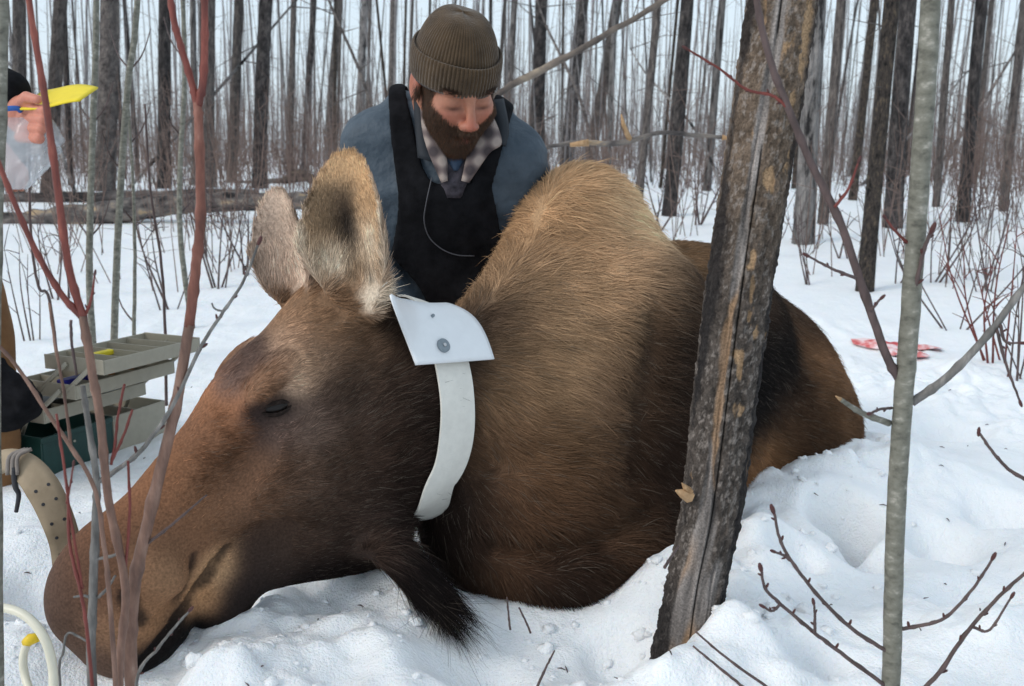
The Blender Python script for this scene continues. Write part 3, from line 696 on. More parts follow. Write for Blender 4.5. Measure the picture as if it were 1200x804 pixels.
# fur: one strand per curve, following the lie of the coat
NAX = nrm(B(.06, 0, .36)-H(.68, -.19, 0)); NB = H(.68, -.19, 0)
BELLB, BELLT = P(446, 634, 1.90), P(556, 738, 1.79)
def fur(count):
    tri = MV[MQ]; e1 = tri[:, 1]-tri[:, 0]; e2 = tri[:, 3]-tri[:, 0]; nrmq = np.cross(e1, e2); area = np.linalg.norm(nrmq, axis=1); nq = nrmq/(area[:, None]+1e-12)
    cen = tri.mean(1); facing = ((CAM-cen)*nq).sum(1)/np.linalg.norm(CAM-cen, axis=1)
    tt = (cen-NB)@NAX; wh = 1-sstep(-.05, .12, tt)
    sz = terr(cen[:, 0], cen[:, 1], False)
    dens = area*(1+1.6*wh)*np.where(facing > -.15, 1.0, .3)*np.where(cen[:, 2] > sz-.05, 1, 0)
    idx = RNG.choice(len(MQ), count, p=dens/dens.sum()); a, b_ = RNG.random(count), RNG.random(count)
    t4 = tri[idx]; cw = np.stack([(1-a)*(1-b_), a*(1-b_), a*b_, (1-a)*b_], -1)[..., None]; root = (t4[:, 0]*((1-a)*(1-b_))[:, None]+t4[:, 1]*(a*(1-b_))[:, None]+t4[:, 2]*(a*b_)[:, None]+t4[:, 3]*((1-a)*b_)[:, None])
    n = (MN[MQ[idx]]*cw).sum(1); n /= np.linalg.norm(n, axis=1, keepdims=True)+1e-9
    tt = (root-NB)@NAX; wh = 1-sstep(-.05, .12, tt)
    h = (root-HN)@RH.T; bb = (root-BO)@RB.T
    dn = np.array([0, 0, -1.0])
    D = (-BF+dn*.45)*(1-wh)[:, None]+(HA-HD*.35+dn*.10)*wh[:, None]
    D = D+BS*(np.sign(bb[:, 1])*.15*(1-wh))[:, None]
    L = .040+.016*sstep(.55, .85, root[:, 2])
    L = L*(1+.35*np.exp(-((bb[:, 0]-.30)/.16)**2)*sstep(.4, .6, root[:, 2]))
    Lh = .0050+.014*sstep(.16, .42, h[:, 0])+.018*sstep(.42, .62, h[:, 0])*sstep(-.02, -.16, h[:, 1])
    Lh = Lh+.016*sstep(.60, .70, h[:, 0])*sstep(-.12, -.2, h[:, 1])+.028*sstep(-.30, -.40, h[:, 1])*sstep(.3, .45, h[:, 0])
    L = L*(1-wh)+Lh*wh
    es = np.clip(((root-EA)@(EB-EA))/((EB-EA)@(EB-EA)), 0, 1); seg = np.linalg.norm(root-EA-es[:, None]*(EB-EA), axis=1)
    L = L*(.3+.7*sstep(.015, .045, seg))
    rad = np.where(wh > .5, .00048, .00054)
    # ears
    for R, Bp, EL, W in ((ER1, EB1, EL1, .088), (ER2, EB2, EL2, .062)):
        q = ear_local(root, R, Bp); t = q[:, 0]/EL
        m = sstep(.0, .2, t)*(np.linalg.norm(q-np.array([EL*.5, 0, 0]), axis=1) < .19)*(np.abs(q[:, 2]-.068*(q[:, 1]/W)**2-.03*(t-.5)**2) < .03)*(np.abs(q[:, 1]) < W*1.25)
        D = D*(1-m)[:, None]+(R[0]*1.0+R[1]*(np.sign(q[:, 1])*-.15)[:, None])*m[:, None]
        low = np.exp(-((t-.25)/.22)**2)*sstep(.0, .02, q[:, 2])
        L = L*(1-m)+(.013+.016*low)*m
        base = np.exp(-((t-.0)/.14)**2)*(np.abs(q[:, 1]) < .08)*(np.abs(q[:, 2]) < .06); L = L+.014*base
    # bell
    bd = nrm(BELLT-BELLB); s = (root-BELLB)@bd; dist = np.linalg.norm(root-BELLB-s[:, None]*bd, axis=1)
    m = sstep(.075, .045, dist)*sstep(.0, .06, s); D = D*(1-m)[:, None]+bd*m[:, None]; L = L*(1-m)+(.085+.04*RNG.random(count))*m
    rad = rad*(1-.25*m)
    D = D+.22*np.stack([vnoise(root*9, 301), vnoise(root*9, 302), vnoise(root*9, 303)], -1)+.40*np.stack([vnoise(root*42, 304), vnoise(root*42, 305), vnoise(root*42, 306)], -1)
    D = D+.16*RNG.normal(size=(count, 3))
    D = D-n*(D*n).sum(1, keepdims=True)*.92; D /= np.linalg.norm(D, axis=1, keepdims=True)+1e-9
    L = L*RNG.uniform(.55, 1.25, count)*np.where(RNG.random(count) < .06, 1.5, 1.0)
    lift = (.30+.16*RNG.random(count))*(1-.55*wh)
    eye = seg > .013
    s = np.array([0, .35, .7, 1.0])
    pts = root[:, None]-n[:, None]*.001+D[:, None]*(L[:, None]*s)[..., None]+n[:, None]*(L[:, None]*lift[:, None]*(s*(1.05-.45*s)))[..., None]
    pts[:, :, 2] -= (L[:, None]*.10*s*s)
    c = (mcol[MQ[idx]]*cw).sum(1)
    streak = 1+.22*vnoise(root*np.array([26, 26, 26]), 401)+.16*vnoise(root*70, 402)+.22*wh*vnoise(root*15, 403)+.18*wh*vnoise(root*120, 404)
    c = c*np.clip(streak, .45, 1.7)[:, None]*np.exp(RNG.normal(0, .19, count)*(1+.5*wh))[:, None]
    pale = RNG.random(count) < .05; c[pale] = c[pale]*.5+np.array([.20, .165, .13])*.5
    rr = rad[:, None]*np.array([1, .9, .6, .15])*RNG.uniform(.75, 1.25, count)[:, None]
    return pts[eye], rr[eye], np.clip(c, 0, .9)[eye]
EYE = march(moose, 326, 481); EA, EB = march(moose, 303, 482), march(moose, 345, 474)
FURM = hairmat('fur_strand', .7, .06)
curves('fur', *fur(FURN), FURM, MOOSE)
# eye
en = grad(moose, EYE[None])[0]
em, ent, eb = newmat('dark_eye'); eb.inputs['Base Color'].default_value = (.012, .009, .008, 1); eb.inputs['Roughness'].default_value = .3; eb.inputs['Specular IOR Level'].default_value = .25
ex = nrm(EB-EA); ez = np.cross(en, ex); ez = nrm(ez*np.sign(ez[2])); eo = np.cross(ex, ez); eo = nrm(eo*np.sign(eo@en)); RE = np.stack([ex, ez, eo]); ec = (EA+EB)/2-eo*.012
ES = np.array([.028, .0165, .0150])
b = MB(); b.ell(ec, ES, RE, 24); b.build('eye', em, MOOSE)
LIDM = plain('eyelid_skin', (.030, .022, .019), .9, .05, .5, 120, .8, .004)
for up in (1, -1):
    V, F = [], []; n1_, n2_ = 25, 7
    for i in range(n1_):
        x = -1.0+2.0*i/(n1_-1); edge = (.36 if up > 0 else -.36)*(1-x*x)+.10*x
        for j in range(n2_):
            z = edge+(up*1.0-edge)*j/(n2_-1); l = math.hypot(x*.98, z); s_ = 1 if l < 1 else 1/l; xx, zz = x*.98*s_, z*s_
            V.append(ec+RE.T@(np.array([xx, zz, math.sqrt(max(0, 1-xx*xx-zz*zz))])*(ES*1.12+.0006)))
    F = [(i*n2_+j, (i+1)*n2_+j, (i+1)*n2_+j+1, i*n2_+j+1) for i in range(n1_-1) for j in range(n2_-1)]
    o = mesh('eyelid', V, F, LIDM, MOOSE); s_ = o.modifiers.new('solid', 'SOLIDIFY'); s_.thickness = .002

# ---------------------------------------------------------------- telemetry collar
WHITE = plain('white_plastic', (.80, .82, .84), .35, .4, .03, 30, .05)
CREAM = plain('cream_belting', (.74, .72, .66), .5, .35, .05, 60, .2)
GREYB = plain('grey_rivet', (.22, .26, .29), .45, .4, .08, 90, .1)
COLR = empty('collar', march(moose, 520, 520)); tag(COLR, 'white telemetry collar with a wide flap around the moose neck', 'collar')
vpx = [(514, 374), (520, 395), (529, 425), (535, 460), (536, 500), (532, 532), (523, 556)]
vis = [march(moose, u, v, .016) for u, v in vpx]; el = nrm(np.cross(NAX, [0, 0, 1.])); mir = [q_-2*((q_-NB)@el)*el for q_ in vis[::-1]]
thr = (vis[-1]+mir[0])/2+np.array([0, 0, -.01])-NAX*.05; loop = np.array(vis+[thr]+mir); nA = 140
lp = smoothline(list(loop)+[loop[0]], 12)[:-1]; s_ = np.concatenate([[0], np.cumsum(np.linalg.norm(np.diff(np.concatenate([lp, lp[:1]]), axis=0), axis=1))]); tq = np.arange(nA)/nA*s_[-1]; lpc = np.concatenate([lp, lp[:1]]); lp = np.stack([np.interp(tq, s_, lpc[:, k]) for k in range(3)], -1)
for it in range(12):
    sd_ = moose(lp.astype(np.float32)); gn = grad(moose, lp, .008); lp = lp-gn*np.clip(sd_-.016, -.03, .03)[:, None]*.6; lp = .5*lp+.25*(np.roll(lp, 1, 0)+np.roll(lp, -1, 0))
for it in range(14):
    lp = .4*lp+.3*(np.roll(lp, 1, 0)+np.roll(lp, -1, 0)); sd_ = moose(lp.astype(np.float32)); lp = lp+grad(moose, lp, .03)*np.clip(.013-sd_, 0, .02)[:, None]*.5
gn = grad(moose, lp, .05); gn = gn+np.roll(gn, 2, 0)+np.roll(gn, -2, 0)+np.roll(gn, 4, 0)+np.roll(gn, -4, 0)+np.roll(gn, 1, 0)+np.roll(gn, -1, 0); Tn = np.roll(lp, -1, 0)-np.roll(lp, 1, 0); Tn /= np.linalg.norm(Tn, axis=1, keepdims=True); gn = gn-Tn*(gn*Tn).sum(1, keepdims=True); gn /= np.linalg.norm(gn, axis=1, keepdims=True); wv = np.cross(Tn, gn)
V, F = [], []
for i in range(nA):
    for a_, h_ in ((-.041, .0), (.041, .0), (.041, .005), (.0, .0065), (-.041, .005)): V.append(lp[i]+gn[i]*h_+wv[i]*a_)
for i in range(nA):
    for k in range(5): F.append((i*5+k, i*5+(k+1) % 5, ((i+1) % nA)*5+(k+1) % 5, ((i+1) % nA)*5+k))
o = mesh('band', V, F, CREAM, COLR, smooth=False); m_ = o.modifiers.new('bevel', 'BEVEL'); m_.width = .002; m_.segments = 2
# flap: a sheet that lies over the neck
def neckoff(p): return moose(p)
TL, TR_, BR, BL = (459, 352), (530, 357), (579, 421), (487, 428)
n1_, n2_ = 22, 16; V = np.zeros((n1_, n2_, 3))
for i in range(n1_):
    for j in range(n2_):
        s, t = i/(n1_-1), j/(n2_-1)
        u = (TL[0]*(1-s)+TR_[0]*s)*(1-t)+(BL[0]*(1-s)+BR[0]*s)*t+16*t*(1-t)*s*1.6; v = (TL[1]*(1-s)+TR_[1]*s)*(1-t)+(BL[1]*(1-s)+BR[1]*s)*t-14*math.sin(math.pi*t)*s*s+6*math.sin(math.pi*s)*(1-t)
        p = march(moose, u, v, .038); V[i, j] = p if p is not None and p[1] < 2.6 else P(u, v, 2.05)
for _ in range(14):
    W_ = V.copy(); W_[1:-1] = .5*V[1:-1]+.25*(V[2:]+V[:-2]); W_[:, 1:-1] = .5*W_[:, 1:-1]+.25*(W_[:, 2:]+W_[:, :-2]); V = W_
tv = V[:, 0]-V[:, 2]; tv /= np.linalg.norm(tv, axis=1, keepdims=True); ext = []; pp = V[:, 0].copy()
for k in range(1, 8):
    a_ = k*.42; pp = pp+.013*(tv*math.cos(a_)+np.array([.05, .92, -.35])*math.sin(a_)); ext.append(pp.copy())      # folds on over the nape
V = np.concatenate([np.stack(ext[::-1], 1), V], 1); n2_ = V.shape[1]
for _ in range(3): V[:, 1:-1] = .5*V[:, 1:-1]+.25*(V[:, 2:]+V[:, :-2])
ii = np.arange(n1_*n2_).reshape(n1_, n2_); q = np.stack([ii[:-1, :-1], ii[1:, :-1], ii[1:, 1:], ii[:-1, 1:]], -1).reshape(-1, 4)
fl = mesh('flap', V.reshape(-1, 3), q, WHITE, COLR); s_ = fl.modifiers.new('solid', 'SOLIDIFY'); s_.thickness = .004; s_.offset = 0
FC = V
def disc(c, n, r, h, mat, name, parent, seg=24):
    n = nrm(n); a = nrm(np.cross(n, [0, 0, 1.])); b2 = np.cross(n, a); V = []; F = []
    prof = [(0, h), (r*.75, h), (r, h*.5), (r, -h)]
    for rr, hh in prof[1:]:
        for k in range(seg): V.append(c+n*hh+rr*(a*math.cos(2*math.pi*k/seg)+b2*math.sin(2*math.pi*k/seg)))
    F.append(tuple(range(seg)))
    for k in range(2):
        for j in range(seg): F.append((k*seg+j, (k+1)*seg+j, (k+1)*seg+(j+1) % seg, k*seg+(j+1) % seg))
    return mesh(name, V, F, mat, parent, smooth=False)
p = march(moose, 517, 407, .046); nn_ = nrm(np.cross(FC[12, 15]-FC[8, 15], FC[10, 17]-FC[10, 13])); nn_ = nn_*np.sign(nn_@(CAM-p))
iu = np.argmin(np.linalg.norm(PX(FC.reshape(-1, 3))-np.array([517, 407]), axis=1)); c_ = FC.reshape(-1, 3)[iu]
rv = disc(c_+nn_*.005, nn_, .0145, .003, GREYB, 'rivet', COLR); disc(c_+nn_*.009, nn_, .004, .0015, plain('bolt_steel', (.5, .5, .5), .3, .5, metal=1), 'bolt', rv)
iu = np.argmin(np.linalg.norm(PX(FC.reshape(-1, 3))-np.array([507, 372]), axis=1)); disc(FC.reshape(-1, 3)[iu]+nn_*.005, nn_, .0035, .003, GREYB, 'bolt', COLR)
# ---------------------------------------------------------------- the man in the knitted hat
SKINM = attrmat('skin', rough=.5, spec=.35, nscale=120, amp=.08, bump=.15, bdist=.001)
SKINM.node_tree.nodes['Principled BSDF'].inputs['Subsurface Weight'].default_value = .15
SKINM.node_tree.nodes['Principled BSDF'].inputs['Subsurface Radius'].default_value = (.01, .004, .002); SKINM.node_tree.nodes['Principled BSDF'].inputs['Subsurface Scale'].default_value = .5
JACKM = pmat('slate_nylon', [(.35, (.040, .058, .078)), (.65, (.066, .088, .112))], nscale=14, rough=.6, bump=.8, bdist=.03, bscale=11, spec=.3)
BLACKM = pmat('black_canvas', [(.35, (.006, .006, .007)), (.65, (.012, .012, .014))], nscale=30, rough=.95, spec=.08, bump=.5, bdist=.006, bscale=40)
BROWNM = pmat('brown_canvas', [(.35, (.16, .075, .030)), (.65, (.24, .12, .05))], nscale=12, rough=.85, bump=.4, bdist=.006, bscale=30)
def headmesh(h=.0034): return surface_nets(head, (-.11, -.2, -.22), (.11, .15, .15), h)
HV, HQm = headmesh()
def gauss(p, c, r): return np.exp(-((p-np.array(c))**2/np.array(r)**2).sum(1))
def skincol(v):
    c = np.tile(lin((166, 114, 92)), (len(v), 1))
    f = gauss(v, (0, .12, -.035), (.018, .03, .02))+.7*gauss(v, (.042, .08, -.03), (.025, .04, .02))+.7*gauss(v, (-.042, .08, -.03), (.025, .04, .02))+.6*(np.abs(v[:, 0]) > .076)
    c = c+(lin((176, 88, 74))-c)*np.clip(f, 0, 1)[:, None]*.5
    l = gauss(v, (0, .105, -.08), (.024, .02, .008)); c = c+(lin((150, 80, 74))-c)*l[:, None]
    e = sum(gauss(v, (.032*s, .09, -.010), (.017, .02, .0045)) for s in (-1, 1)); c = c+(lin((60, 36, 32))-c)*np.clip(e, 0, 1)[:, None]*.8
    bm = beardmask(v); c = c+(lin((58, 40, 32))-c)*(bm*.7)[:, None]
    return c
def beardmask(v):
    x, y, z = np.abs(v[:, 0]), v[:, 1], v[:, 2]
    jaw = sstep(-.040, -.060, z-.55*np.clip(x-.03, 0, 1)*1.6)*sstep(-.005, .015, y)*sstep(-.20, -.13, z+.0*x+.02*(y < .0))
    side = sstep(.050, .060, x)*sstep(.076, .070, x)*sstep(-.002, .012, y)*sstep(.055, .035, y)*sstep(.03, .01, z)
    mus = np.exp(-((z+.060)/.010)**2)*sstep(.042, .032, x)*sstep(.06, .08, y)
    lips = np.exp(-((z+.080)/.007)**2-(x/.020)**2)*sstep(.06, .08, y)
    return np.clip(np.maximum(np.maximum(jaw, side), mus)*(1-.9*lips), 0, 1)
def hairs_on(V, Q, f, mask, n, L, dirfn, rad, colr, tf, seed=1, var=.25):
    r_ = np.random.default_rng(seed); t = V[Q]; w_ = np.linalg.norm(np.cross(t[:, 1]-t[:, 0], t[:, 3]-t[:, 0]), axis=1)*mask(t.mean(1))
    i = r_.choice(len(Q), n, p=w_/w_.sum()); a, b2 = r_.random((2, n, 1)); t = t[i]
    root = t[:, 0]*(1-a)*(1-b2)+t[:, 1]*a*(1-b2)+t[:, 2]*a*b2+t[:, 3]*(1-a)*b2
    nn = grad(f, root, .003); D = dirfn(root)+.25*r_.normal(size=(n, 3)); D = D-nn*(D*nn).sum(1, keepdims=True)*.7; D /= np.linalg.norm(D, axis=1, keepdims=True)
    l = L*r_.uniform(.5, 1.2, (n, 1, 1)); s = np.array([0, .35, .7, 1.])[None, :, None]
    p = root[:, None]+l*(D[:, None]*s+nn[:, None]*.55*s*(1-.4*s))
    c = np.asarray(colr)*np.exp(r_.normal(0, var, (n, 1)))*np.where(r_.random((n, 1)) < .12, np.array([[1.8, 1.3, 1.0]]), 1)
    return tf(p.reshape(-1, 3)).reshape(n, 4, 3), rad*np.array([1, .9, .6, .2])*np.ones((n, 1)), c
HAIRM = hairmat('hair_strand', .5, .3)
def make_head(parent, O, R, S, hatc, hatname, beard=True):
    tf = lambda q: O+(q*S)@R
    hv = tf(HV); mesh('head', hv, HQm, SKINM, parent, col=skincol(HV))
    if beard:
        curves('beard', *hairs_on(HV, HQm, head, beardmask, 20000, .0125, lambda r: np.stack([.2*np.sign(r[:, 0]), .15+0*r[:, 0], -1+0*r[:, 0]], -1),   .00034, (.066, .036, .021), tf), HAIRM, parent)
        brow = lambda v: np.exp(-((v[:, 2]-.030)/.006)**2-((np.abs(v[:, 0])-.032)/.020)**2)*sstep(.05, .07, v[:, 1])
        curves('eyebrows', *hairs_on(HV, HQm, head, brow, 900, .010, lambda r: np.stack([np.sign(r[:, 0]), 0*r[:, 0], .2+0*r[:, 0]], -1), .0003, (.035, .02, .012), tf), HAIRM, parent)
    # knitted hat: ribbed dome and a turned-up cuff
    nR = 360; rows = 34; th = np.arange(nR)*2*math.pi/nR; hm, hnt, hb = newmat(hatname)
    c = coords(hnt); n = nd(hnt, 'TexNoise', {'Vector': c, 'Scale': 260.0, 'Detail': 4}); n0 = nd(hnt, 'TexNoise', {'Vector': c, 'Scale': 30.0, 'Detail': 3})
    hnt.links.new(ramp(hnt, n0.outputs[0], [(.3, tuple(x*.75 for x in hatc)), (.7, tuple(x*1.25 for x in hatc))]), hb.inputs['Base Color'])
    hb.inputs['Roughness'].default_value = .95; hb.inputs['Specular IOR Level'].default_value = .1; hb.inputs['Sheen Weight'].default_value = .25; bumpn(hnt, hb, n.outputs[0], .8, .003)
    rib = np.abs(np.sin(th*36))**.7
    def lathe(prof, ramp_, name, par):
        V = []
        for (r, z, sh) in prof:
            rr = 1.0*r+ramp_*(rib-.5)*min(1, r/.05)
            x = rr*np.cos(th)*.875; y = rr*np.sin(th)*1.07-.012; zz = z+sh*np.sin(th)+.0018*np.sin(th*3+1.3)
            V.append(np.stack([x, y, zz+0*x], -1))
        V = tf(np.concatenate(V)); F = np.array([(i*nR+j, i*nR+(j+1) % nR, (i+1)*nR+(j+1) % nR, (i+1)*nR+j) for i in range(len(prof)-1) for j in range(nR)])
        return mesh(name, V, F, hm, par)
    dome = []
    for k in range(rows+1):
        t = k/rows; a = t*math.pi/2; dome.append((max(.0005, .0985*math.cos(a)**.66*(1-.05*t)), .040+.110*math.sin(a)**1.12, .004*(1-t)))
    hat = lathe(dome, .0022, 'knitted_hat', parent)
    cuff = [(.094, .012), (.0985, .008), (.1025, .015), (.1045, .032), (.1050, .050), (.1040, .066), (.1020, .073), (.0990, .075), (.0960, .070)]
    lathe([(r, z, .006) for r, z in cuff], .0026, 'cuff', hat)
MAN = empty('person', (P(519, 330, 2.7)[0], 2.75, zt(-.17, 2.75))); tag(MAN, 'bearded man in olive knitted hat and slate jacket kneeling behind the moose', 'person')
make_head(MAN, MO, RM, MS, (.072, .047, .027), 'olive_knit')
def jack2(p):
    d = jacket(p); p = p.astype(float)
    w_ = np.clip(1-np.abs(d)/.04, 0, 1)
    r1 = fbm(np.stack([p[:, 0]*7+p[:, 2]*5, p[:, 1]*7, p[:, 2]*13-p[:, 0]*8], -1), 3, 91)
    return d-w_*(.012*r1+.010*(.35-np.abs(fbm(np.stack([p[:, 0]*10+p[:, 2]*4, p[:, 1]*8, p[:, 2]*9+p[:, 0]*3], -1), 2, 95))))
JV, JQ = surface_nets(jack2, (-.62, 2.15, .35), (.25, 2.85, 1.15), .0075)
mesh('jacket', JV, JQ, JACKM, MAN)
# bib overalls over the jacket
def X2(u, v, y=2.40): q = P(u, v, y); return np.array([q[0], q[2]])
def cap2(p, a, b2, r1, r2):
    ab = b2-a; t = np.clip(((p-a)@ab)/(ab@ab), 0, 1); return np.linalg.norm(p-a-t[:, None]*ab, axis=1)-(r1+(r2-r1)*t)
def bib(p):
    t = jacket(p); q = np.stack([p[:, 0], p[:, 2]], -1)
    st = np.minimum(cap2(q, X2(462, 104), X2(482, 200), .022, .034), cap2(q, X2(596, 100), X2(566, 200), .026, .032))
    st = np.minimum(st, cap2(q, X2(482, 200), X2(497, 245), .034, .05))
    x0, z1 = X2(474, 214); x1, _ = X2(576, 214); z0 = .30
    bx = np.maximum(np.abs(q[:, 0]-(x0+x1)/2)-((x1-x0)/2+.20*np.clip(z1-q[:, 1], 0, .35)), np.maximum(q[:, 1]-z1, z0-q[:, 1]))
    front = p[:, 1]-2.50
    m = smin(st, np.maximum(bx, front), .02)
    arms = .020-np.minimum(sleeve(p, 0), sleeve(p, 1))
    m = np.maximum(m, np.where(p[:, 2] < X2(520, 190)[1], arms, -1))
    return smax(np.abs(t-.009-.004*np.sin(21*p[:, 0]+30*p[:, 2]))-.0060, m, .008)
BV, BQ = surface_nets(bib, (-.55, 2.15, .34), (.2, 2.75, 1.12), .0055)
BIB = mesh('bib_overalls', BV, BQ, BLACKM, MAN)
def legs(p):
    hip = np.array([P(519, 330, 2.7)[0], 2.74, .44])
    d = cap(p, P(505, 330, 2.62), hip+[-.03, 0, 0], .145, .165); d = smin(d, cap(p, P(535, 330, 2.62), hip+[.03, 0, 0], .145, .165), .05)
    for s in (-1, 1):
        k = hip+np.array([.17*s-.03, .06, -.34]); d = smin(d, cap(p, hip+[.10*s, .02, -.04], k, .125, .085), .05); d = smin(d, cap(p, k, k+[.0, .42, -.02], .08, .06), .04)
    return d
LV, LQ = surface_nets(legs, (-.65, 2.3, -.1), (.3, 3.4, .75), .015); mesh('overall_legs', LV, LQ, BLACKM, MAN)
# hands at work behind the neck
def handmesh(W, D, U, parent, name='hand', S=1.0):
    D = nrm(D); U = nrm(np.array(U)-D*(D@np.array(U))); X = np.cross(D, U); R = np.stack([X, D, U])
    def f(q):
        d = ell(q, (0, .050, 0), (.043, .052, .016)); d = smin(d, cap(q, (0, -.04, 0), (0, .01, 0), .028, .030), .02)
        for i, (x, l) in enumerate(((-.030, .072), (-.010, .080), (.010, .076), (.029, .060))):
            a = (x, .088, 0); b2 = (x*1.1, .088+l*.45, -.010-l*.10); c = (x*1.05, .088+l*.62, -.010-l*.55); d = smin(d, cap(q, a, b2, .0105, .0095), .008); d = smin(d, cap(q, b2, c, .0095, .008), .003)
        d = smin(d, cap(q, (-.034, .02, -.006), (-.064, .062, -.018), .014, .0115), .012); return smin(d, cap(q, (-.064, .062, -.018), (-.058, .092, -.030), .0112, .009), .003)
    V, Q = surface_nets(f, (-.1, -.09, -.1), (.08, .18, .05), .004)
    c = np.tile(lin((190, 128, 106)), (len(V), 1)); return mesh(name, np.asarray(W)+(V*S)@R, Q, SKINM, parent, col=c)
handmesh(WL_+np.array([.02, -.02, -.01]), [.45, -.6, -.6], [.2, .6, .8], MAN); handmesh(WR_+np.array([-.02, -.02, 0]), [-.5, -.6, -.5], [-.2, .6, .8], MAN)
# plaid shirt collar, placket and blue undershirt
pm, pnt, pb = newmat('plaid_flannel'); c = coords(pnt, (1, 1, 1))
sep = nd(pnt, 'SeparateXYZ', {0: c})
def stripe(s, f, ph): return nd(pnt, 'Math', {0: nd(pnt, 'Math', {0: nd(pnt, 'Math', {0: s, 1: f}, operation='MULTIPLY').outputs[0], 1: ph}, operation='ADD').outputs[0]}, operation='SINE').outputs[0]
s1 = nd(pnt, 'Math', {0: stripe(sep.outputs[0], 150., .3), 1: stripe(sep.outputs[2], 150., 1.)}, operation='ADD').outputs[0]
pnt.links.new(ramp(pnt, nd(pnt, 'MapRange', {0: s1, 1: -2., 2: 2.}).outputs[0], [(.2, (.055, .042, .045)), (.5, (.15, .115, .11)), (.8, (.33, .27, .24))]), pb.inputs['Base Color']); pb.inputs['Roughness'].default_value = .9
NECKF = lambda p: jacket(p)
def patch(poly_l, poly_r, off, name, mat, parent, n=14, thick=.004):
    """sheet between two picture-plane edges, laid over the chest"""
    L_ = smoothline([(a, b2, 0) for a, b2 in poly_l], 6)[:, :2]; R2_ = smoothline([(a, b2, 0) for a, b2 in poly_r], 6)[:, :2]
    m = 6; V = []
    for i in range(len(L_)):
        for j in range(m+1):
            u, v = L_[i]+(R2_[i]-L_[i])*j/m; p = march(jacket, u, v, off+.006*math.sin(math.pi*j/m)); V.append(p if p is not None and p[1] < 2.7 else P(u, v, 2.45))
    ii = np.arange(len(L_)*(m+1)).reshape(len(L_), m+1); q = np.stack([ii[:-1, :-1], ii[1:, :-1], ii[1:, 1:], ii[:-1, 1:]], -1).reshape(-1, 4)
    o = mesh(name, np.array(V), q, mat, parent); s_ = o.modifiers.new('solid', 'SOLIDIFY'); s_.thickness = thick; s_.offset = 0; return o
patch([(503, 150), (508, 185), (522, 232)], [(560, 150), (558, 185), (540, 232)], .014, 'shirt_front', plain('dark_plaid', (.05, .045, .055), .9, .2, .6, 60), MAN)
patch([(516, 160), (520, 180), (532, 200)], [(552, 160), (548, 180), (536, 200)], .020, 'undershirt', plain('blue_knit', (.03, .05, .085), .9), MAN)
patch([(491, 122), (495, 160), (507, 190), (518, 214)], [(502, 124), (512, 160), (523, 186), (524, 212)], .030, 'shirt_collar', pm, MAN)
patch([(566, 138), (558, 160), (547, 185), (541, 212)], [(574, 128), (588, 166), (573, 180), (549, 214)], .030, 'shirt_collar', pm, MAN)
patch([(485, 112), (487, 150), (490, 185)], [(497, 112), (500, 150), (508, 190)], .026, 'jacket_collar', plain('dark_collar', (.018, .022, .028), .7), MAN)
patch([(572, 118), (582, 150), (586, 168)], [(590, 116), (596, 150), (592, 172)], .024, 'jacket_collar', plain('dark_collar_right', (.018, .022, .028), .7), MAN)
pts = [march(bib, u, v, .006) for u, v in ((506, 208), (500, 235), (497, 258), (503, 278), (518, 292), (536, 299), (556, 300))]
mb = MB(); mb.tube(smoothline([p for p in pts if p is not None], 6), .0014, 6); mb.build('drawcord', plain('grey_cord', (.08, .08, .09), .5, .4), MAN)
# ---------------------------------------------------------------- second person, mostly beyond the left edge
PB = np.array([-1.62, 2.72, zt(-1.62, 2.72)]); PER = empty('person', PB)
tag(PER, 'person in black sleeve and brown trousers at left edge holding yellow paper and bag', 'person')
W2 = P(10, 106, 2.36); E2 = P(-95, 60, 2.52); S2 = np.array([-1.60, 2.74, 1.34])
def trousers(p):
    d = cap(p, (-1.66, 2.76, .95), (-1.64, 2.74, .78), .165, .165)
    d = smin(d, cap(p, (-1.56, 2.72, .80), (-1.485, 2.70, .40), .115, .098), .05); d = smin(d, cap(p, (-1.485, 2.70, .40), (-1.51, 2.76, -.06), .096, .082), .04)
    d = smin(d, cap(p, (-1.76, 2.80, .80), (-1.82, 2.84, .40), .11, .09), .05); d = smin(d, cap(p, (-1.82, 2.84, .40), (-1.82, 2.88, -.06), .088, .075), .04)
    return d+.004*np.sin(30*p[:, 2]+12*p[:, 0])
def coat2(p):
    d = cap(p, (-1.66, 2.77, .92), (-1.64, 2.76, 1.28), .175, .165); d = smin(d, cap(p, (-1.62, 2.62, 1.34), (-1.66, 2.92, 1.34), .09, .09), .06)
    a = smin(cap(p, (-1.60, 2.62, 1.33), E2, .078, .062), cap(p, E2, W2, .060, .044), .03); a = smin(a, cap(p, W2-nrm(W2-E2)*.03, W2+nrm(W2-E2)*.004, .046, .046), .008)
    return smin(d, smin(a, smin(cap(p, (-1.68, 2.94, 1.33), (-1.76, 3.02, 1.02), .075, .06), cap(p, (-1.76, 3.02, 1.02), (-1.52, 2.98, .92), .058, .045), .03), .04), .05)
V, Q = surface_nets(trousers, (-2.0, 2.5, -.15), (-1.3, 3.1, 1.15), .012); mesh('trousers', V, Q, BROWNM, PER)
V, Q = surface_nets(coat2, (-2.0, 2.2, .75), (-1.0, 3.15, 1.5), .011); mesh('coat', V, Q, BLACKM, PER)
f2 = nrm([.8, -.55, -.25]); u2 = nrm(np.array([.2, -.1, 1])-f2*(np.array([.2, -.1, 1])@f2)); x2 = np.cross(f2, u2)
make_head(PER, np.array([-1.58, 2.72, 1.60]), np.stack([x2, f2, u2]), 1.0, (.02, .02, .022), 'dark_knit', False)
handmesh((-1.50, 2.96, .915), [.7, -.5, -.5], [.3, .2, 1], PER)
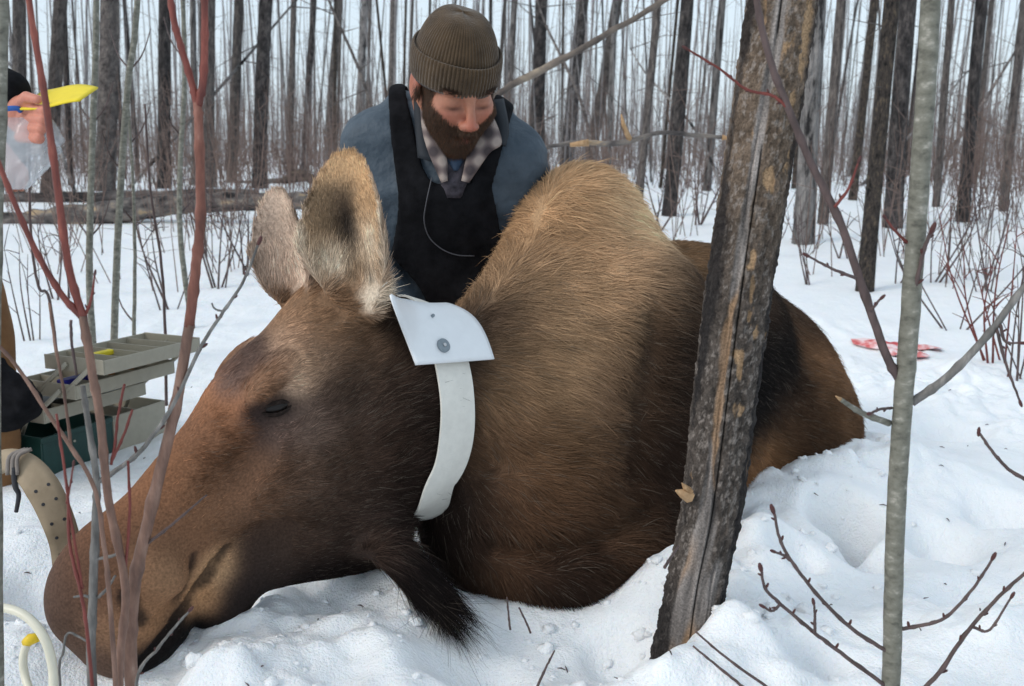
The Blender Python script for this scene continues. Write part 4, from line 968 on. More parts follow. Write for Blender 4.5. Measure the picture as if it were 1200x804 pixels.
def fist(p):
    d = ell(p, P(30, 136, 2.36), (.045, .035, .046)); d = smin(d, cap(p, W2, P(26, 128, 2.36), .030, .036), .02)
    for i in range(4):
        v = 127+11.2*i; K = P(28-1.5*i, v, 2.325); M1 = P(52.5-2.2*i, v+2, 2.292); T = P(43-2*i, v+3, 2.345)
        d = smin(d, cap(p, K, M1, .0125, .0112), .006); d = smin(d, cap(p, M1, T, .0112, .0095), .003)
    d = smin(d, cap(p, P(22, 122, 2.33), P(31, 114, 2.30), .016, .0125), .012); return smin(d, cap(p, P(31, 114, 2.30), P(44, 116.5, 2.285), .0122, .0100), .003)
V, Q = surface_nets(fist, (-1.35, 2.2, .82), (-1.0, 2.48, 1.15), .003)
mesh('hand', V, Q, SKINM, PER, col=np.tile(lin((196, 128, 108)), (len(V), 1)))
b = MB(); a_ = np.linspace(0, 2*math.pi, 25); rc = P(44.5, 151.0, 2.306); b.tube([rc+.0135*np.array([0.25*math.cos(t), .75*math.cos(t)*.3-.0, math.sin(t)])+np.array([0, .002, 0]) for t in a_], .0016, 6, False); b.build('ring', plain('silver', (.8, .8, .78), .2, .5, metal=1), PER)
# yellow field paper
YP = plain('yellow_paper', (.80, .62, .03), .6, .3, .05, 30, .05)
cs = [(19, 126.0, 2.34), (52, 108.5, 2.36), (113, 103.5, 2.33), (108, 111, 2.24), (70, 119, 2.22), (30, 124.5, 2.27)]
c0, c1, c2, c3_ = P(20, 127, 2.30), P(50, 104, 2.42), P(115, 103, 2.38), P(93, 119, 2.26)
n1_, n2_ = 14, 8; V = []
for i in range(n1_):
    for j in range(n2_):
        s, t = i/(n1_-1), j/(n2_-1); p = (c0*(1-s)+c3_*s)*(1-t)+(c1*(1-s)+c2*s)*t; V.append(p+np.array([0, 0, .006*math.sin(3*s)*t-.004*math.sin(5*s+t)]))
ii = np.arange(n1_*n2_).reshape(n1_, n2_); q = np.stack([ii[:-1, :-1], ii[1:, :-1], ii[1:, 1:], ii[:-1, 1:]], -1).reshape(-1, 4)
o = mesh('paper_sheet', V, q, YP); s_ = o.modifiers.new('solid', 'SOLIDIFY'); s_.thickness = .004; tag(o, 'yellow sheet of paper pinched in a hand at the left edge', 'paper')
# clear plastic bag
bm_, bnt, bb_ = newmat('clear_plastic'); bb_.inputs['Base Color'].default_value = (.80, .83, .86, 1); bb_.inputs['Roughness'].default_value = .18; bb_.inputs['Specular IOR Level'].default_value = .6
tr = nd(bnt, 'BsdfTransparent', {'Color': (.93, .95, .97, 1)}); mx = nd(bnt, 'MixShader', {0: .30, 1: tr.outputs[0], 2: bb_.outputs[0]}); bnt.links.new(mx.outputs[0], bnt.nodes['Material Output'].inputs[0])
V = []; nth = 48; nz_ = 30
for i in range(nz_):
    t = i/(nz_-1); c = P(26-9*t, 138+84*t, 2.33); w_ = (.030+.075*math.sin(math.pi*min(1, .08+t*.92))**.8*(1-.45*t)); dd = w_*.45
    for j in range(nth):
        a = 2*math.pi*j/nth; pn = np.array([[math.cos(a)*3, math.sin(a)*3, t*5]]); f = 1+.30*float(fbm(pn*1.3, 3, 66)[0])+.05*math.sin(9*a+4*t)
        V.append(c+np.array([math.cos(a)*w_*f, math.sin(a)*dd*f, 0]))
F = [(i*nth+j, i*nth+(j+1) % nth, (i+1)*nth+(j+1) % nth, (i+1)*nth+j) for i in range(nz_-1) for j in range(nth)]+[tuple((nz_-1)*nth+j for j in range(nth))]
BAG = mesh('plastic_bag', V, F, bm_); tag(BAG, 'clear crumpled plastic bag hanging from the hand at the left edge', 'bag')
b = MB(); b.tube(smoothline([P(-6, 134, 2.30), P(6, 128, 2.29), P(20, 127, 2.30), P(24, 130, 2.31)], 5), [.006]*16, 8); b.build('blue_seal', plain('blue_plastic', (.03, .12, .42), .4, .4), BAG)

# ---------------------------------------------------------------- charred trunk in the foreground
TRK = [(778, 900, 1.74, 68), (797, 800, 1.74, 68), (806, 740, 1.74, 68), (816, 680, 1.74, 67), (833, 600, 1.745, 69), (845, 500, 1.75, 71), (858, 400, 1.75, 74), (872, 300, 1.75, 75), (887, 200, 1.75, 76), (902, 100, 1.75, 78), (917, 0, 1.75, 80), (932, -100, 1.75, 80)]
axp = smoothline([P(u, v, d) for u, v, d, w_ in TRK], 50); rad_ = np.interp(np.linspace(0, 1, len(axp)), np.linspace(0, 1, len(TRK)), [w_*.5*((P(u, v, d)-CAM)@_F)/FPX for u, v, d, w_ in TRK])
dirt = nrm(axp[-1]-axp[-40]); top = np.array([axp[-1]+dirt*t for t in np.linspace(.05, 4.5, 40)]); axp = np.concatenate([axp, top]); rad_ = np.concatenate([rad_, rad_[-1]*np.linspace(1, .6, 40)])
nT = 220; th = np.arange(nT)*2*math.pi/nT-math.pi          # 0 faces the camera, + to the right
mA = len(axp); AX = np.repeat(axp[:, 2], nT); TH = np.tile(th, mA); hgt = AX.copy()
cyl = np.stack([np.cos(TH)*.055, np.sin(TH)*.055, hgt], -1)
sc = lambda a, b_, k=1: np.stack([cyl[:, 0]*a, cyl[:, 1]*a, cyl[:, 2]*b_], -1)*k
scaly = fbm(sc(85, 60), 4, 501, .7); plate = fbm(sc(34, 15), 4, 511); big = fbm(sc(14, 3.2), 3, 521); crack = np.abs(fbm(sc(22, 1.6), 3, 531)); grain = fbm(sc(150, 9), 3, 541); fleck = fbm(sc(150, 100), 3, 551, .7)
bare = sstep(-.05, .12, .55*np.exp(-((TH+.40+.25*vnoise(np.stack([hgt*3.5, hgt*0, hgt*0], -1), 7))/.20)**2)+.5*sstep(.36, .05, hgt)*sstep(1.1, .4, np.abs(TH+.2))+.75*big+.35*plate-.36)     # bark gone, weathered wood
tan = sstep(.36, .43, plate+.15*sstep(.6, 1.0, hgt)*(TH < .9)-.06+.06*np.exp(-((TH+.75)/.25)**2))*(1-bare)
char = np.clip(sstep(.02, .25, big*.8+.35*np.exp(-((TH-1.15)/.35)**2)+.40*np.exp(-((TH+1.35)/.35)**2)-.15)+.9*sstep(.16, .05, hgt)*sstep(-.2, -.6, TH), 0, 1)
disp = .0075*scaly*(1-bare)*(1-.6*tan)+.0035*(1-bare)-.003*tan+.004*grain*bare-.006*sstep(.05, .0, crack)*(.10+.6*bare)+.004*big
groove = np.exp(-((TH+.20+.16*vnoise(np.stack([hgt*5, hgt*0, hgt*0], -1), 5))/.022)**2)*sstep(-.1, .25, vnoise(np.stack([hgt*6, hgt*0+3, hgt*0], -1), 6)); disp = disp-.008*groove
T_ = np.gradient(axp, axis=0); T_ /= np.linalg.norm(T_, axis=1, keepdims=True); ex = np.array([1., 0, 0])-T_*T_[:, :1]; ex /= np.linalg.norm(ex, axis=1, keepdims=True); ey = np.cross(T_, ex); ey = ey*np.sign(ey[:, 1:2])
flare = 1+.16*np.exp(-np.clip(axp[:, 2]+.02, 0, 9)/.06)
rr = np.repeat(rad_*flare, nT)+disp-.003
Vt = np.repeat(axp, nT, 0)+rr[:, None]*(np.sin(TH)[:, None]*np.repeat(ex, nT, 0)-np.cos(TH)[:, None]*np.repeat(ey, nT, 0))
cb = (np.array([.070, .058, .050])+np.array([.055, .034, .018])*sstep(.55, .95, hgt)[:, None])*(1+.9*scaly[:, None]); lf = sstep(.12, .30, fleck)[:, None]; cb = cb+(np.array([.27, .235, .21])-cb)*lf*.55
cw = np.array([.20, .178, .165])*(1+.6*grain[:, None]+.7*fbm(sc(45, 10), 4, 571, .7)[:, None]); orng = sstep(.1, .3, fbm(sc(18, 5), 3, 561))[:, None]; cw = cw+(np.array([.33, .19, .09])-cw)*orng*.6
c_t = np.array([.36, .235, .135])*(1+.35*grain[:, None]); ch = np.array([.012, .011, .012])*(1+.6*np.abs(scaly[:, None]))
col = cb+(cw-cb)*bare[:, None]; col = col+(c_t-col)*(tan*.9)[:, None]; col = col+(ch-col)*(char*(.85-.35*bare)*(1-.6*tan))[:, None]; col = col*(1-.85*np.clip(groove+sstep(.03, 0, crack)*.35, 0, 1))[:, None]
ii = np.arange(mA*nT).reshape(mA, nT); q = np.stack([ii[:-1], np.roll(ii, -1, 1)[:-1], np.roll(ii, -1, 1)[1:], ii[1:]], -1).reshape(-1, 4)
NT_ = empty('burnt_tree', axp[20]); tag(NT_, 'charred flaking trunk standing in the foreground before the moose', 'tree')
mesh('trunk', Vt, q, attrmat('charred_trunk', rough=.85, nscale=260, amp=.35, bump=.6, bdist=.003), NT_, col=np.clip(col, .004, .8))
TANW = pmat('splintered_wood', [(.3, (.30, .17, .08)), (.7, (.52, .34, .19))], (1, 1, 1), 60, rough=.8, bump=.5, bdist=.003)
b = MB(); b.tube([P(808, 582, 1.70), P(799, 578, 1.69), P(792, 575, 1.685)], [.012, .008, .002], 6); b.tube([P(808, 576, 1.70), P(803, 571, 1.69), P(799, 566, 1.685)], [.008, .005, .001], 5); b.build('splinter', TANW, NT_, smooth=False)
# ---------------------------------------------------------------- stems, saplings and shrubs
SM = {'red': pmat('red_stem', [(.30, (.085, .020, .016)), (.55, (.20, .050, .036)), (.66, (.28, .085, .06)), (.74, (.38, .22, .16))], (1, 1, .3), 60, rough=.5, bump=.4, bdist=.002, spec=.4),
      'brown': pmat('brown_stem', [(.30, (.085, .048, .038)), (.55, (.20, .115, .085)), (.66, (.27, .165, .125)), (.74, (.38, .28, .22))], (1, 1, .3), 50, rough=.6, bump=.4, bdist=.002),
      'grey': pmat('grey_stem', [(.30, (.07, .066, .062)), (.55, (.17, .162, .152)), (.74, (.32, .30, .28))], (1, 1, .3), 60, rough=.7, bump=.4, bdist=.002),
      'midred': pmat('ruddy_stem', [(.30, (.085, .032, .024)), (.55, (.20, .078, .055)), (.66, (.27, .12, .09)), (.74, (.38, .24, .18))], (1, 1, .3), 50, rough=.55, bump=.4, bdist=.002),
      'green': pmat('green_bark', [(.30, (.075, .072, .060)), (.46, (.16, .155, .125)), (.58, (.20, .194, .160)), (.70, (.36, .34, .295))], (1, 1, 1.6), 46, rough=.65, bump=.5, bdist=.002, bscale=120),
      'twig': pmat('dark_twig', [(.3, (.055, .038, .036)), (.7, (.13, .09, .085))], (1, 1, .3), 60, rough=.6, bump=.4, bdist=.002),
      'redtwig': pmat('red_twig', [(.3, (.10, .022, .018)), (.7, (.20, .05, .04))], (1, 1, .3), 60, rough=.5)}
BUDM = plain('bud', (.075, .028, .026), .5)
def stem(path, d0, d1, w0, w1, mat, name, parent, n=9, node=True, bud=False, seed=0, sub=7):
    m = len(path); ds = np.linspace(d0, d1, m); pts = smoothline([P(u, v, ds[i]) for i, (u, v) in enumerate(path)], sub)
    k = len(pts); px = np.linspace(w0, w1, k); r = np.array([px[i]*.5*((pts[i]-CAM)@_F)/FPX for i in range(k)])
    rg = np.random.default_rng(seed+len(path)*7+int(path[0][0])); 
    nz = rg.normal(0, 1, (k, 3))*r[:, None]*(.10 if w0 < 7 else .025); pts = pts+nz*(np.arange(k) > 0)[:, None]
    if node:
        for i in range(4, k-2, max(5, k//6)): r[i] *= 1.22
    b = MB(); V, F = tube(pts, r, n, True); b.add(V, F)
    o = b.build(name, SM[mat], parent)
    if bud:
        d = nrm(pts[-1]-pts[-2]); R = np.stack([nrm(np.cross(d, [0, 1, .1])), np.cross(d, nrm(np.cross(d, [0, 1, .1]))), d]); bb = MB(); bb.ell(pts[-1]+d*r[-1]*2.2, (r[-1]*1.7, r[-1]*1.7, r[-1]*4.5), R, 8); bb.build('bud', BUDM, o)
        for i in range(3, k-2, 5):
            sd_ = nrm(np.cross(d, [0, 1, 0]))*(1 if i % 2 else -1); dd = nrm(sd_*.7+d); R = np.stack([nrm(np.cross(dd, [0, 1, .1])), np.cross(dd, nrm(np.cross(dd, [0, 1, .1]))), dd]); bb = MB(); bb.ell(pts[i]+dd*r[i]*1.8, (r[i]*.8, r[i]*.8, r[i]*2.2), R, 6); bb.build('bud', BUDM, o)
    return o
def plant(name, u, d, label, cat, group=None):
    x = P(u, 402, d)[0]; return tag(empty(name, (x, d, zt(x, d))), label, cat, group)
def root(u, d):       # picture point where a stem at depth d enters the snow
    x = P(u, 800, d)[0]; return tuple(PX(np.array([x, d, zt(x, d)-.04])))
# right: green-barked sapling
e = plant('sapling', 1045, 1.45, 'smooth green-grey sapling with bare side branches at the right', 'sapling')
stem([root(1045, 1.45), (1045, 780), (1047, 700), (1050, 600), (1055, 520), (1060, 450), (1066, 380), (1075, 250), (1084, 120), (1091, 0), (1097, -110), (1100, -300)], 1.45, 1.43, 21, 23, 'green', 'trunk', e, 20, False)
for path, w0, w1, mt, bud in [([(1054, 445), (1038, 415), (1010, 335), (985, 262), (950, 190), (925, 130), (905, 78), (890, 20), (882, -40)], 11, 8, 'twig', 0), ([(1068, 472), (1110, 442), (1160, 390), (1202, 335), (1250, 300)], 11, 7, 'grey', 0), ([(1042, 496), (1010, 484), (985, 468)], 8, 5, 'green', 0),
      ([(1062, 392), (1072, 340), (1083, 293), (1091, 272)], 6, 4, 'twig', 1), ([(1072, 292), (1052, 274), (1038, 256)], 4, 2.5, 'redtwig', 1), ([(1042, 765), (1000, 738), (965, 705), (935, 668), (915, 635), (907, 600)], 5, 3.5, 'twig', 1), ([(1040, 805), (985, 765), (950, 738), (915, 708), (897, 690), (892, 668)], 5, 3.5, 'twig', 1),
      ([(1050, 738), (1085, 732), (1110, 722), (1140, 690), (1163, 655)], 5, 3, 'twig', 1), ([(1052, 830), (1095, 795), (1130, 745), (1165, 705), (1205, 668)], 6, 4, 'twig', 1), ([(1045, 478), (1030, 480), (1020, 485)], 3.5, 3, 'twig', 1)]:
    stem(path, 1.445, 1.40, w0, w1, mt, 'branch', e, 8, True, bud)
for path, mt in [([(925, 128), (905, 112), (875, 105), (845, 82), (806, 58)], 'redtwig'), ([(978, 243), (995, 220), (1006, 190)], 'redtwig'), ([(1003, 326), (975, 315), (947, 300)], 'twig'), ([(1020, 365), (1032, 350)], 'twig'), ([(955, 742), (955, 722), (954, 708)], 'twig'), ([(915, 708), (905, 716), (896, 712)], 'twig'), ([(925, 655), (917, 650), (908, 647)], 'twig'), ([(1140, 735), (1160, 738), (1185, 700)], 'twig'), ([(1172, 380), (1178, 400), (1195, 402)], 'twig'), ([(1168, 386), (1180, 430), (1195, 470)], 'twig')]:
    stem(path, 1.415, 1.405, 4, 2.5, mt, 'twig', e, 6, True, True)
b = MB(); b.tube([P(985, 468, 1.40), P(979, 464, 1.398)], [.0032, .0006], 6); b.build('broken_tip', TANW, e)
# left: red and grey stems before the nose
e = plant('shrub', 152, 1.40, 'tall forked reddish-brown stem rising before the moose muzzle', 'shrub')
stem([root(152, 1.40), (153, 780), (157, 690), (175, 605), (205, 480), (222, 380)], 1.40, 1.40, 16, 12, 'brown', 'stem', e, 14); stem([(221.5, 383), (230, 310), (235, 250), (233, 150), (231, 120)], 1.40, 1.40, 12, 10, 'midred', 'branch', e, 14)
stem([(231, 124), (224, 95), (212, 55), (204, 25), (197, -20)], 1.40, 1.40, 8.5, 7.5, 'red', 'branch', e); stem([(232, 124), (238, 95), (240, 40), (239, -20)], 1.40, 1.39, 9.5, 8, 'red', 'branch', e)
stem([(174, 636), (205, 612), (242, 580)], 1.40, 1.38, 4, 2, 'twig', 'twig', e); stem([root(150, 1.38), (160, 800), (185, 760), (205, 735), (222, 716)], 1.38, 1.36, 4.5, 2.5, 'grey', 'twig', e, bud=True)
e = plant('shrub', 107, 1.37, 'slim grey stem with a long side branch near the muzzle tip', 'shrub')
stem([root(107, 1.37), (107, 780), (109, 700), (112, 610), (113, 562), (104, 500), (97, 452)], 1.37, 1.37, 12, 6, 'grey', 'stem', e, 12)
stem([(113, 566), (135, 552), (165, 528), (200, 480), (235, 408), (262, 365), (285, 330), (303, 285)], 1.37, 1.42, 6.5, 3, 'grey', 'branch', e, bud=True); stem([(113, 655), (135, 650), (142, 640)], 1.37, 1.36, 4, 3, 'grey', 'twig', e); stem([(110, 702), (98, 698), (86, 700)], 1.37, 1.36, 3.5, 2.5, 'grey', 'twig', e); stem([(115, 700), (125, 690), (135, 675)], 1.37, 1.36, 4, 2.5, 'grey', 'twig', e)
stem([(262, 365), (252, 362), (248, 355)], 1.41, 1.41, 2.5, 2, 'grey', 'twig', e); stem([root(72, 1.37), (70, 795), (74, 765), (80, 742), (103, 752)], 1.37, 1.36, 3, 2.5, 'grey', 'twig', e)
e = plant('shrub', 140, 1.33, 'forked bright red stem leaning left across the toolbox', 'shrub')
stem([root(138, 1.33), (140, 790), (147, 690), (127, 585), (118, 495), (107, 430), (97, 370)], 1.33, 1.33, 9, 10, 'brown', 'stem', e, 12)
stem([(98, 374), (80, 310), (66, 210), (52, 110), (40, 40), (31, -20)], 1.33, 1.32, 9.5, 7, 'red', 'branch', e); stem([(96, 372), (72, 345), (45, 300), (20, 245), (-6, 180)], 1.33, 1.30, 8, 6, 'red', 'branch', e); stem([(99, 372), (107, 350), (111, 322)], 1.33, 1.33, 4, 2, 'redtwig', 'twig', e, bud=True)
for path, mt in [([(58, 355), (64, 400), (75, 460), (84, 528)], 'brown'), ([(90, 440), (84, 400), (83, 375)], 'twig'), ([(146, 450), (138, 490), (135, 520), (130, 545)], 'redtwig'), ([(155, 480), (145, 510), (131, 540)], 'redtwig'), ([(150, 540), (152, 600), (146, 680)], 'redtwig')]: stem(path, 1.34, 1.33, 3, 3.5, mt, 'twig', e, 6)
e = plant('shrub', 108, 1.30, 'thin brown twig slanting down to the grey stem', 'shrub')
stem([(-8, 398), (20, 430), (60, 490), (108, 566), (122, 640), (130, 720), root(132, 1.30)], 1.30, 1.30, 4, 6, 'brown', 'stem', e)
e = plant('shrub', 100, 1.28, 'thin crooked red shoot in front of the strap', 'shrub')
stem([(66, 485), (75, 545), (80, 590), (82, 640), (96, 700), (104, 760), root(108, 1.28)], 1.28, 1.28, 3, 4.5, 'redtwig', 'stem', e); stem([(78, 590), (82, 570), (86, 545)], 1.28, 1.28, 2.5, 2, 'redtwig', 'twig', e, bud=True); stem([(79, 585), (90, 650), (97, 690)], 1.28, 1.28, 3, 3, 'redtwig', 'twig', e)
e = plant('shrub', 2, 1.45, 'blurred pale stem cut off by the left edge', 'shrub'); stem([root(-12, 1.45), (-6, 400), (1, 140), (4, -20)], 1.45, 1.45, 14, 12, 'green', 'stem', e)
e = plant('shrub', 838, 1.50, 'bare dark twigs poking from snow at the charred trunk foot', 'shrub')
for path in ([(812, 757), (840, 780), (872, 806)], [(815, 740), (850, 770), (900, 806)], [(795, 640), (785, 655), (779, 665)]): stem(path, 1.55, 1.50, 2.5, 4, 'twig', 'twig', e, 6)
e = plant('shrub', 640, 1.62, 'single dark twig leaning out of the snow at bottom centre', 'shrub'); stem([(650, 762), (640, 782), (628, 808)], 1.62, 1.60, 2, 3.5, 'twig', 'stem', e, 6)
e = plant('shrub', 595, 1.80, 'two tiny twigs sticking up before the brisket', 'shrub'); stem([(594, 700), (596, 720), (598, 738)], 1.8, 1.8, 2, 3, 'twig', 'stem', e, 6); stem([(608, 712), (616, 728), (622, 742)], 1.8, 1.8, 2, 2.5, 'twig', 'stem', e, 6)
e = plant('shrub', 1175, 1.45, 'bud-tipped twig entering from the right edge over the snow', 'shrub'); stem([(1148, 508), (1162, 528), (1182, 550), (1225, 585), (1290, 700), (1300, 900)], 1.45, 1.42, 3, 6, 'twig', 'stem', e, 6); 
bb = MB(); bb.ell(P(1147, 506, 1.45), (.003, .003, .008), n=8); bb.build('bud', BUDM, e)
# mid-distance pale saplings at the left
for path, d, w0, w1, lab in [([(107, 384), (105, 330), (107, 200), (112, 60), (113, -30)], 4.2, 9, 7, 'pale green sapling rising right behind the toolbox lid'), ([(128, 380), (139, 260), (149, 110), (158, 40), (163, -30)], 4.3, 9, 7, 'leaning pale green sapling, second behind the toolbox'),
      ([(153, 380), (158, 300), (155, 200), (150, 120)], 4.4, 5, 3, 'short pale sapling, third behind the toolbox'), ([(222, 322), (212, 285), (211, 200), (216, 100), (215, 20), (212, -30)], 5.0, 7, 5, 'thin pale sapling behind the forked red stem'),
      ([(66, 395), (58, 352), (45, 335), (36, 270), (34, 150)], 4.0, 4, 3, 'crooked dark shoot left behind the toolbox'), ([(190, 405), (191, 330), (176, 220), (170, 122)], 3.6, 4, 2.5, 'thin brown switch between the pale saplings and the red stem')]:
    x = P(path[0][0], path[0][1], d); g = np.array([x[0], d, zt(x[0], d)-.03]); path = [tuple(PX(g))]+path[1:]
    e = empty('sapling', g); tag(e, lab, 'sapling'); st = stem(path, d, d, w0, w1, 'green' if w0 > 4.5 else 'twig', 'trunk', e, 8, False)
    if w0 > 4.5:
        for i in range(4):
            t = .25+.16*i; j = min(len(path)-2, int(t*(len(path)-1))); u, v = path[j][0]+(path[j+1][0]-path[j][0])*.4, path[j][1]+(path[j+1][1]-path[j][1])*.4
            s_ = random.choice((-1, 1)); stem([(u, v), (u+14*s_, v-18), (u+24*s_, v-48)], d, d+.1, 2.5, 1, 'twig', 'twig', e, 5, False)
def bush(u, v, hpx, n, seed, label, spread=.6, d=None, mat='twig', w_=2.6):
    g = Gt(u, v) if d is None else np.array([P(u, v, d)[0], d, 0]); g[2] = zt(g[0], g[1]); r_ = random.Random(seed); e = empty('shrub', g); tag(e, label, 'shrub', 'leafless shrubs in the snow'); zc = (g-CAM)@_F; H_ = hpx*zc/FPX
    for i in range(n):
        a = r_.uniform(0, 6.28); s = spread*H_*r_.uniform(.15, .8); h = H_*r_.uniform(.6, 1); p0 = g+np.array([r_.uniform(-.05, .05), r_.uniform(-.05, .05), -.03]); p2 = g+np.array([math.cos(a)*s, math.sin(a)*s, h]); p1 = p0*.5+p2*.5+np.array([math.cos(a)*s*.2, 0, .05*H_])
        b = MB(); r0 = w_*.5*zc/FPX*r_.uniform(.7, 1.2); ln = smoothline([p0, p1, p2], 5); V, F = tube(ln, np.linspace(r0, r0*.3, len(ln)), 5, False); b.add(V, F)
        for k in range(r_.randint(2, 5)):
            q_ = ln[r_.randint(3, len(ln)-1)]; a2 = r_.uniform(0, 6.28); L = H_*r_.uniform(.12, .35); t1 = q_+np.array([math.cos(a2)*L*.6, math.sin(a2)*L*.6, L*r_.uniform(.1, .9)])
            V, F = tube([q_, q_*.5+t1*.5+np.array([0, 0, L*.06]), t1], [r0*.5, r0*.4, r0*.18], 4, False); b.add(V, F)
        b.build('stem', SM[mat], e)
for i, a in enumerate([(1120, 385, 190, 4, 'tangled shrub behind the right-hand branch of the sapling'), (1165, 420, 170, 6, 'reddish shrub low at the right edge'), (1195, 440, 210, 5, 'dense shrub cut off by the right edge below the woods'), (1100, 330, 130, 4, 'thin shrub just right of the sapling trunk'), (1150, 340, 150, 5, 'bushy shrub under the tall black trunk'), (950, 330, 110, 4, 'sparse shrub between the charred trunk and the mottled trunk'), (890, 300, 70, 3, 'wispy shrub showing right of the charred trunk'),
      (40, 400, 140, 4, 'leafless shrub left behind the toolbox'), (70, 350, 110, 5, 'low twiggy shrub under the fallen log at left'), (200, 360, 150, 4, 'twiggy shrub between the toolbox and the moose forehead'), (255, 335, 120, 5, 'bushy shrub left of the far ear'), (285, 320, 110, 4, 'thin shrub touching the outline of the far ear'), (235, 300, 110, 5, 'twiggy shrub behind the forked red stem'),
      (345, 215, 50, 6, 'brush pile above the fallen log near the large ear'), (690, 250, 70, 4, 'brush rising behind the hump'), (770, 270, 90, 4, 'thin brush at the foot of the dark trunk'), (820, 262, 100, 4, 'thin brush left against the charred trunk'), (1060, 330, 100, 4, 'sparse shrub behind the sapling trunk'), (985, 300, 80, 3, 'wispy shrub at the foot of the mottled trunk')]):
    bush(a[0], a[1], a[2], a[3], 40+i, a[4], mat='redtwig' if i in (1,) else 'twig')
# ---------------------------------------------------------------- fallen wood
def log(path, ws, mat, name, label, twigs=0, seed=0, n=14, cat='log', d=None):
    ds = [Gt(u, v+w_*.5)[1] if d is None else d[i] for i, ((u, v), w_) in enumerate(zip(path, ws))]; dm = np.mean(ds) if d is None else None
    pts = smoothline([P(u, v, dm if d is None else ds[i]) for i, (u, v) in enumerate(path)], 8); k = len(pts); r = np.interp(np.linspace(0, 1, k), np.linspace(0, 1, len(ws)), [w_*.5*((P(u, v, dm or ds[i])-CAM)@_F)/FPX for i, ((u, v), w_) in enumerate(zip(path, ws))])
    e = empty(name, pts[0]); tag(e, label, cat); rg = np.random.default_rng(seed); V, F = tube(pts, r, n, True); V = V+.3*r.mean()*np.stack([vnoise(V*18, s) for s in (1, 2, 3)], -1); mesh('trunk' if name == 'fallen_log' else 'pole', V, F, mat, e)
    for i in range(twigs):
        q_ = pts[rg.integers(1, k-1)]; a = rg.uniform(0, 6.28); L = rg.uniform(.1, .4); b = MB(); b.tube(smoothline([q_, q_+np.array([math.cos(a)*L*.5, -.05, abs(math.sin(a))*L*.6]), q_+np.array([math.cos(a)*L, -.1, abs(math.sin(a))*L])], 3), np.linspace(r.mean()*.16, .0015, 7), 4); b.build('branch', TWIGM, e)
    return e
LOGM = pmat('log_bark', [(.36, (.018, .016, .017)), (.48, (.11, .098, .093)), (.58, (.20, .175, .155)), (.66, (.40, .29, .18))], (.5, 1, 1), 9, rough=.9, bump=.8, bdist=.02)
log([(-60, 268), (30, 260), (140, 248), (240, 238), (360, 234)], [27, 26, 26, 23, 18], LOGM, 'fallen_log', 'thick charred log with bare tan patches lying behind the toolbox', 6, 1)
log([(-60, 236), (60, 232), (170, 229), (300, 226)], [13, 13, 12, 9], BARK['char'], 'fallen_log', 'thin dark log lying just above the thick charred log', 5, 2)
log([(190, 222), (300, 214), (420, 205)], [7, 7, 6], BARK['brown'], 'fallen_log', 'slim far log lying under the straight dark trunks', 4, 3)
log([(330, 214), (352, 205), (372, 212), (400, 216)], [10, 12, 11, 8], BARK['mottled'], 'fallen_log', 'broken snowy log end above the large ear', 6, 4)
POLEM = pmat('pole_bark', [(.40, (.075, .062, .056)), (.52, (.19, .155, .13)), (.60, (.36, .29, .21))], (1, 1, 1), 2.2, rough=.9, bump=.6, bdist=.01)
log([(556, 132), (600, 100), (650, 74), (715, 38), (785, -4), (850, -46)], [9, 8, 8, 7, 7, 6], POLEM, 'leaning_pole', 'long bare fallen pole slanting up behind the man', 7, 5, d=[6.0, 6.0, 6.0, 6.0, 6.0, 6.0], cat='pole')
e = log([(640, 172), (680, 167), (725, 168), (770, 156), (815, 158), (846, 161)], [4, 6, 7, 5, 5, 4], LOGM, 'broken_branch', 'crooked dark branch with pale broken ends behind the hump', 4, 6, 8, d=[5.0]*6, cat='branch')
b = MB(); b.tube([P(846, 161, 5.), P(858, 163, 5.)], [.014, .004], 6); b.build('broken_end', TANW, e); b = MB(); b.tube([P(738, 164, 5.), P(731, 148, 4.98), P(728, 134, 4.98)], [.016, .013, .004], 6); b.build('splinter', TANW, e); b = MB(); b.tube([P(690, 167, 4.97), P(668, 170, 4.97)], [.018, .010], 6); b.build('broken_end', TANW, e)
# ---------------------------------------------------------------- toolbox
GREEN = plain('green_plastic', (.012, .050, .043), .4, .4, .15, 30, .1); BEIGE = plain('beige_plastic', (.40, .365, .29), .5, .35, .06, 40, .1); DARKG = plain('dark_gear', (.03, .03, .035), .6)
TA = G(50, 548); TA[2] = zt(TA[0], TA[1])-.01; TBp = G(192, 500); tb1 = nrm([TBp[0]-TA[0], TBp[1]-TA[1], 0]); tb2 = np.array([-tb1[1], tb1[0], 0]); RT = np.stack([tb1, tb2, [0, 0, 1.]])
TB = empty('toolbox', TA); tag(TB, 'open green and beige tackle box with cantilever trays beside the moose head', 'toolbox')
def T(a, b_, z): return TA+tb1*a+tb2*b_+np.array([0, 0, z])
def openbox(a0, a1, b0, b1, z0, z1, t, name, mat, par, div=0):
    b = MB(); A, Bc = (a0+a1)/2, (b0+b1)/2
    b.box(T(A, Bc, z0+t/2), ((a1-a0)/2, (b1-b0)/2, t/2), RT)
    for s in (a0+t/2, a1-t/2): b.box(T(s, Bc, (z0+z1)/2+t/2), (t/2, (b1-b0)/2-.0005, (z1-z0)/2), RT)
    for s in (b0+t/2, b1-t/2): b.box(T(A, s, (z0+z1)/2+t/2-.001), ((a1-a0)/2-t-.0005, t/2, (z1-z0)/2-.001), RT)
    o = b.build(name, mat, par, False, .0015)
    for i in range(div):
        s = a0+(a1-a0)*(i+1)/(div+1); d_ = MB(); d_.box(T(s, Bc, (z0+z1)/2), (t*.4, (b1-b0)/2-t, (z1-z0)/2-.003), RT); d_.build('divider', mat, o, False)
    return o
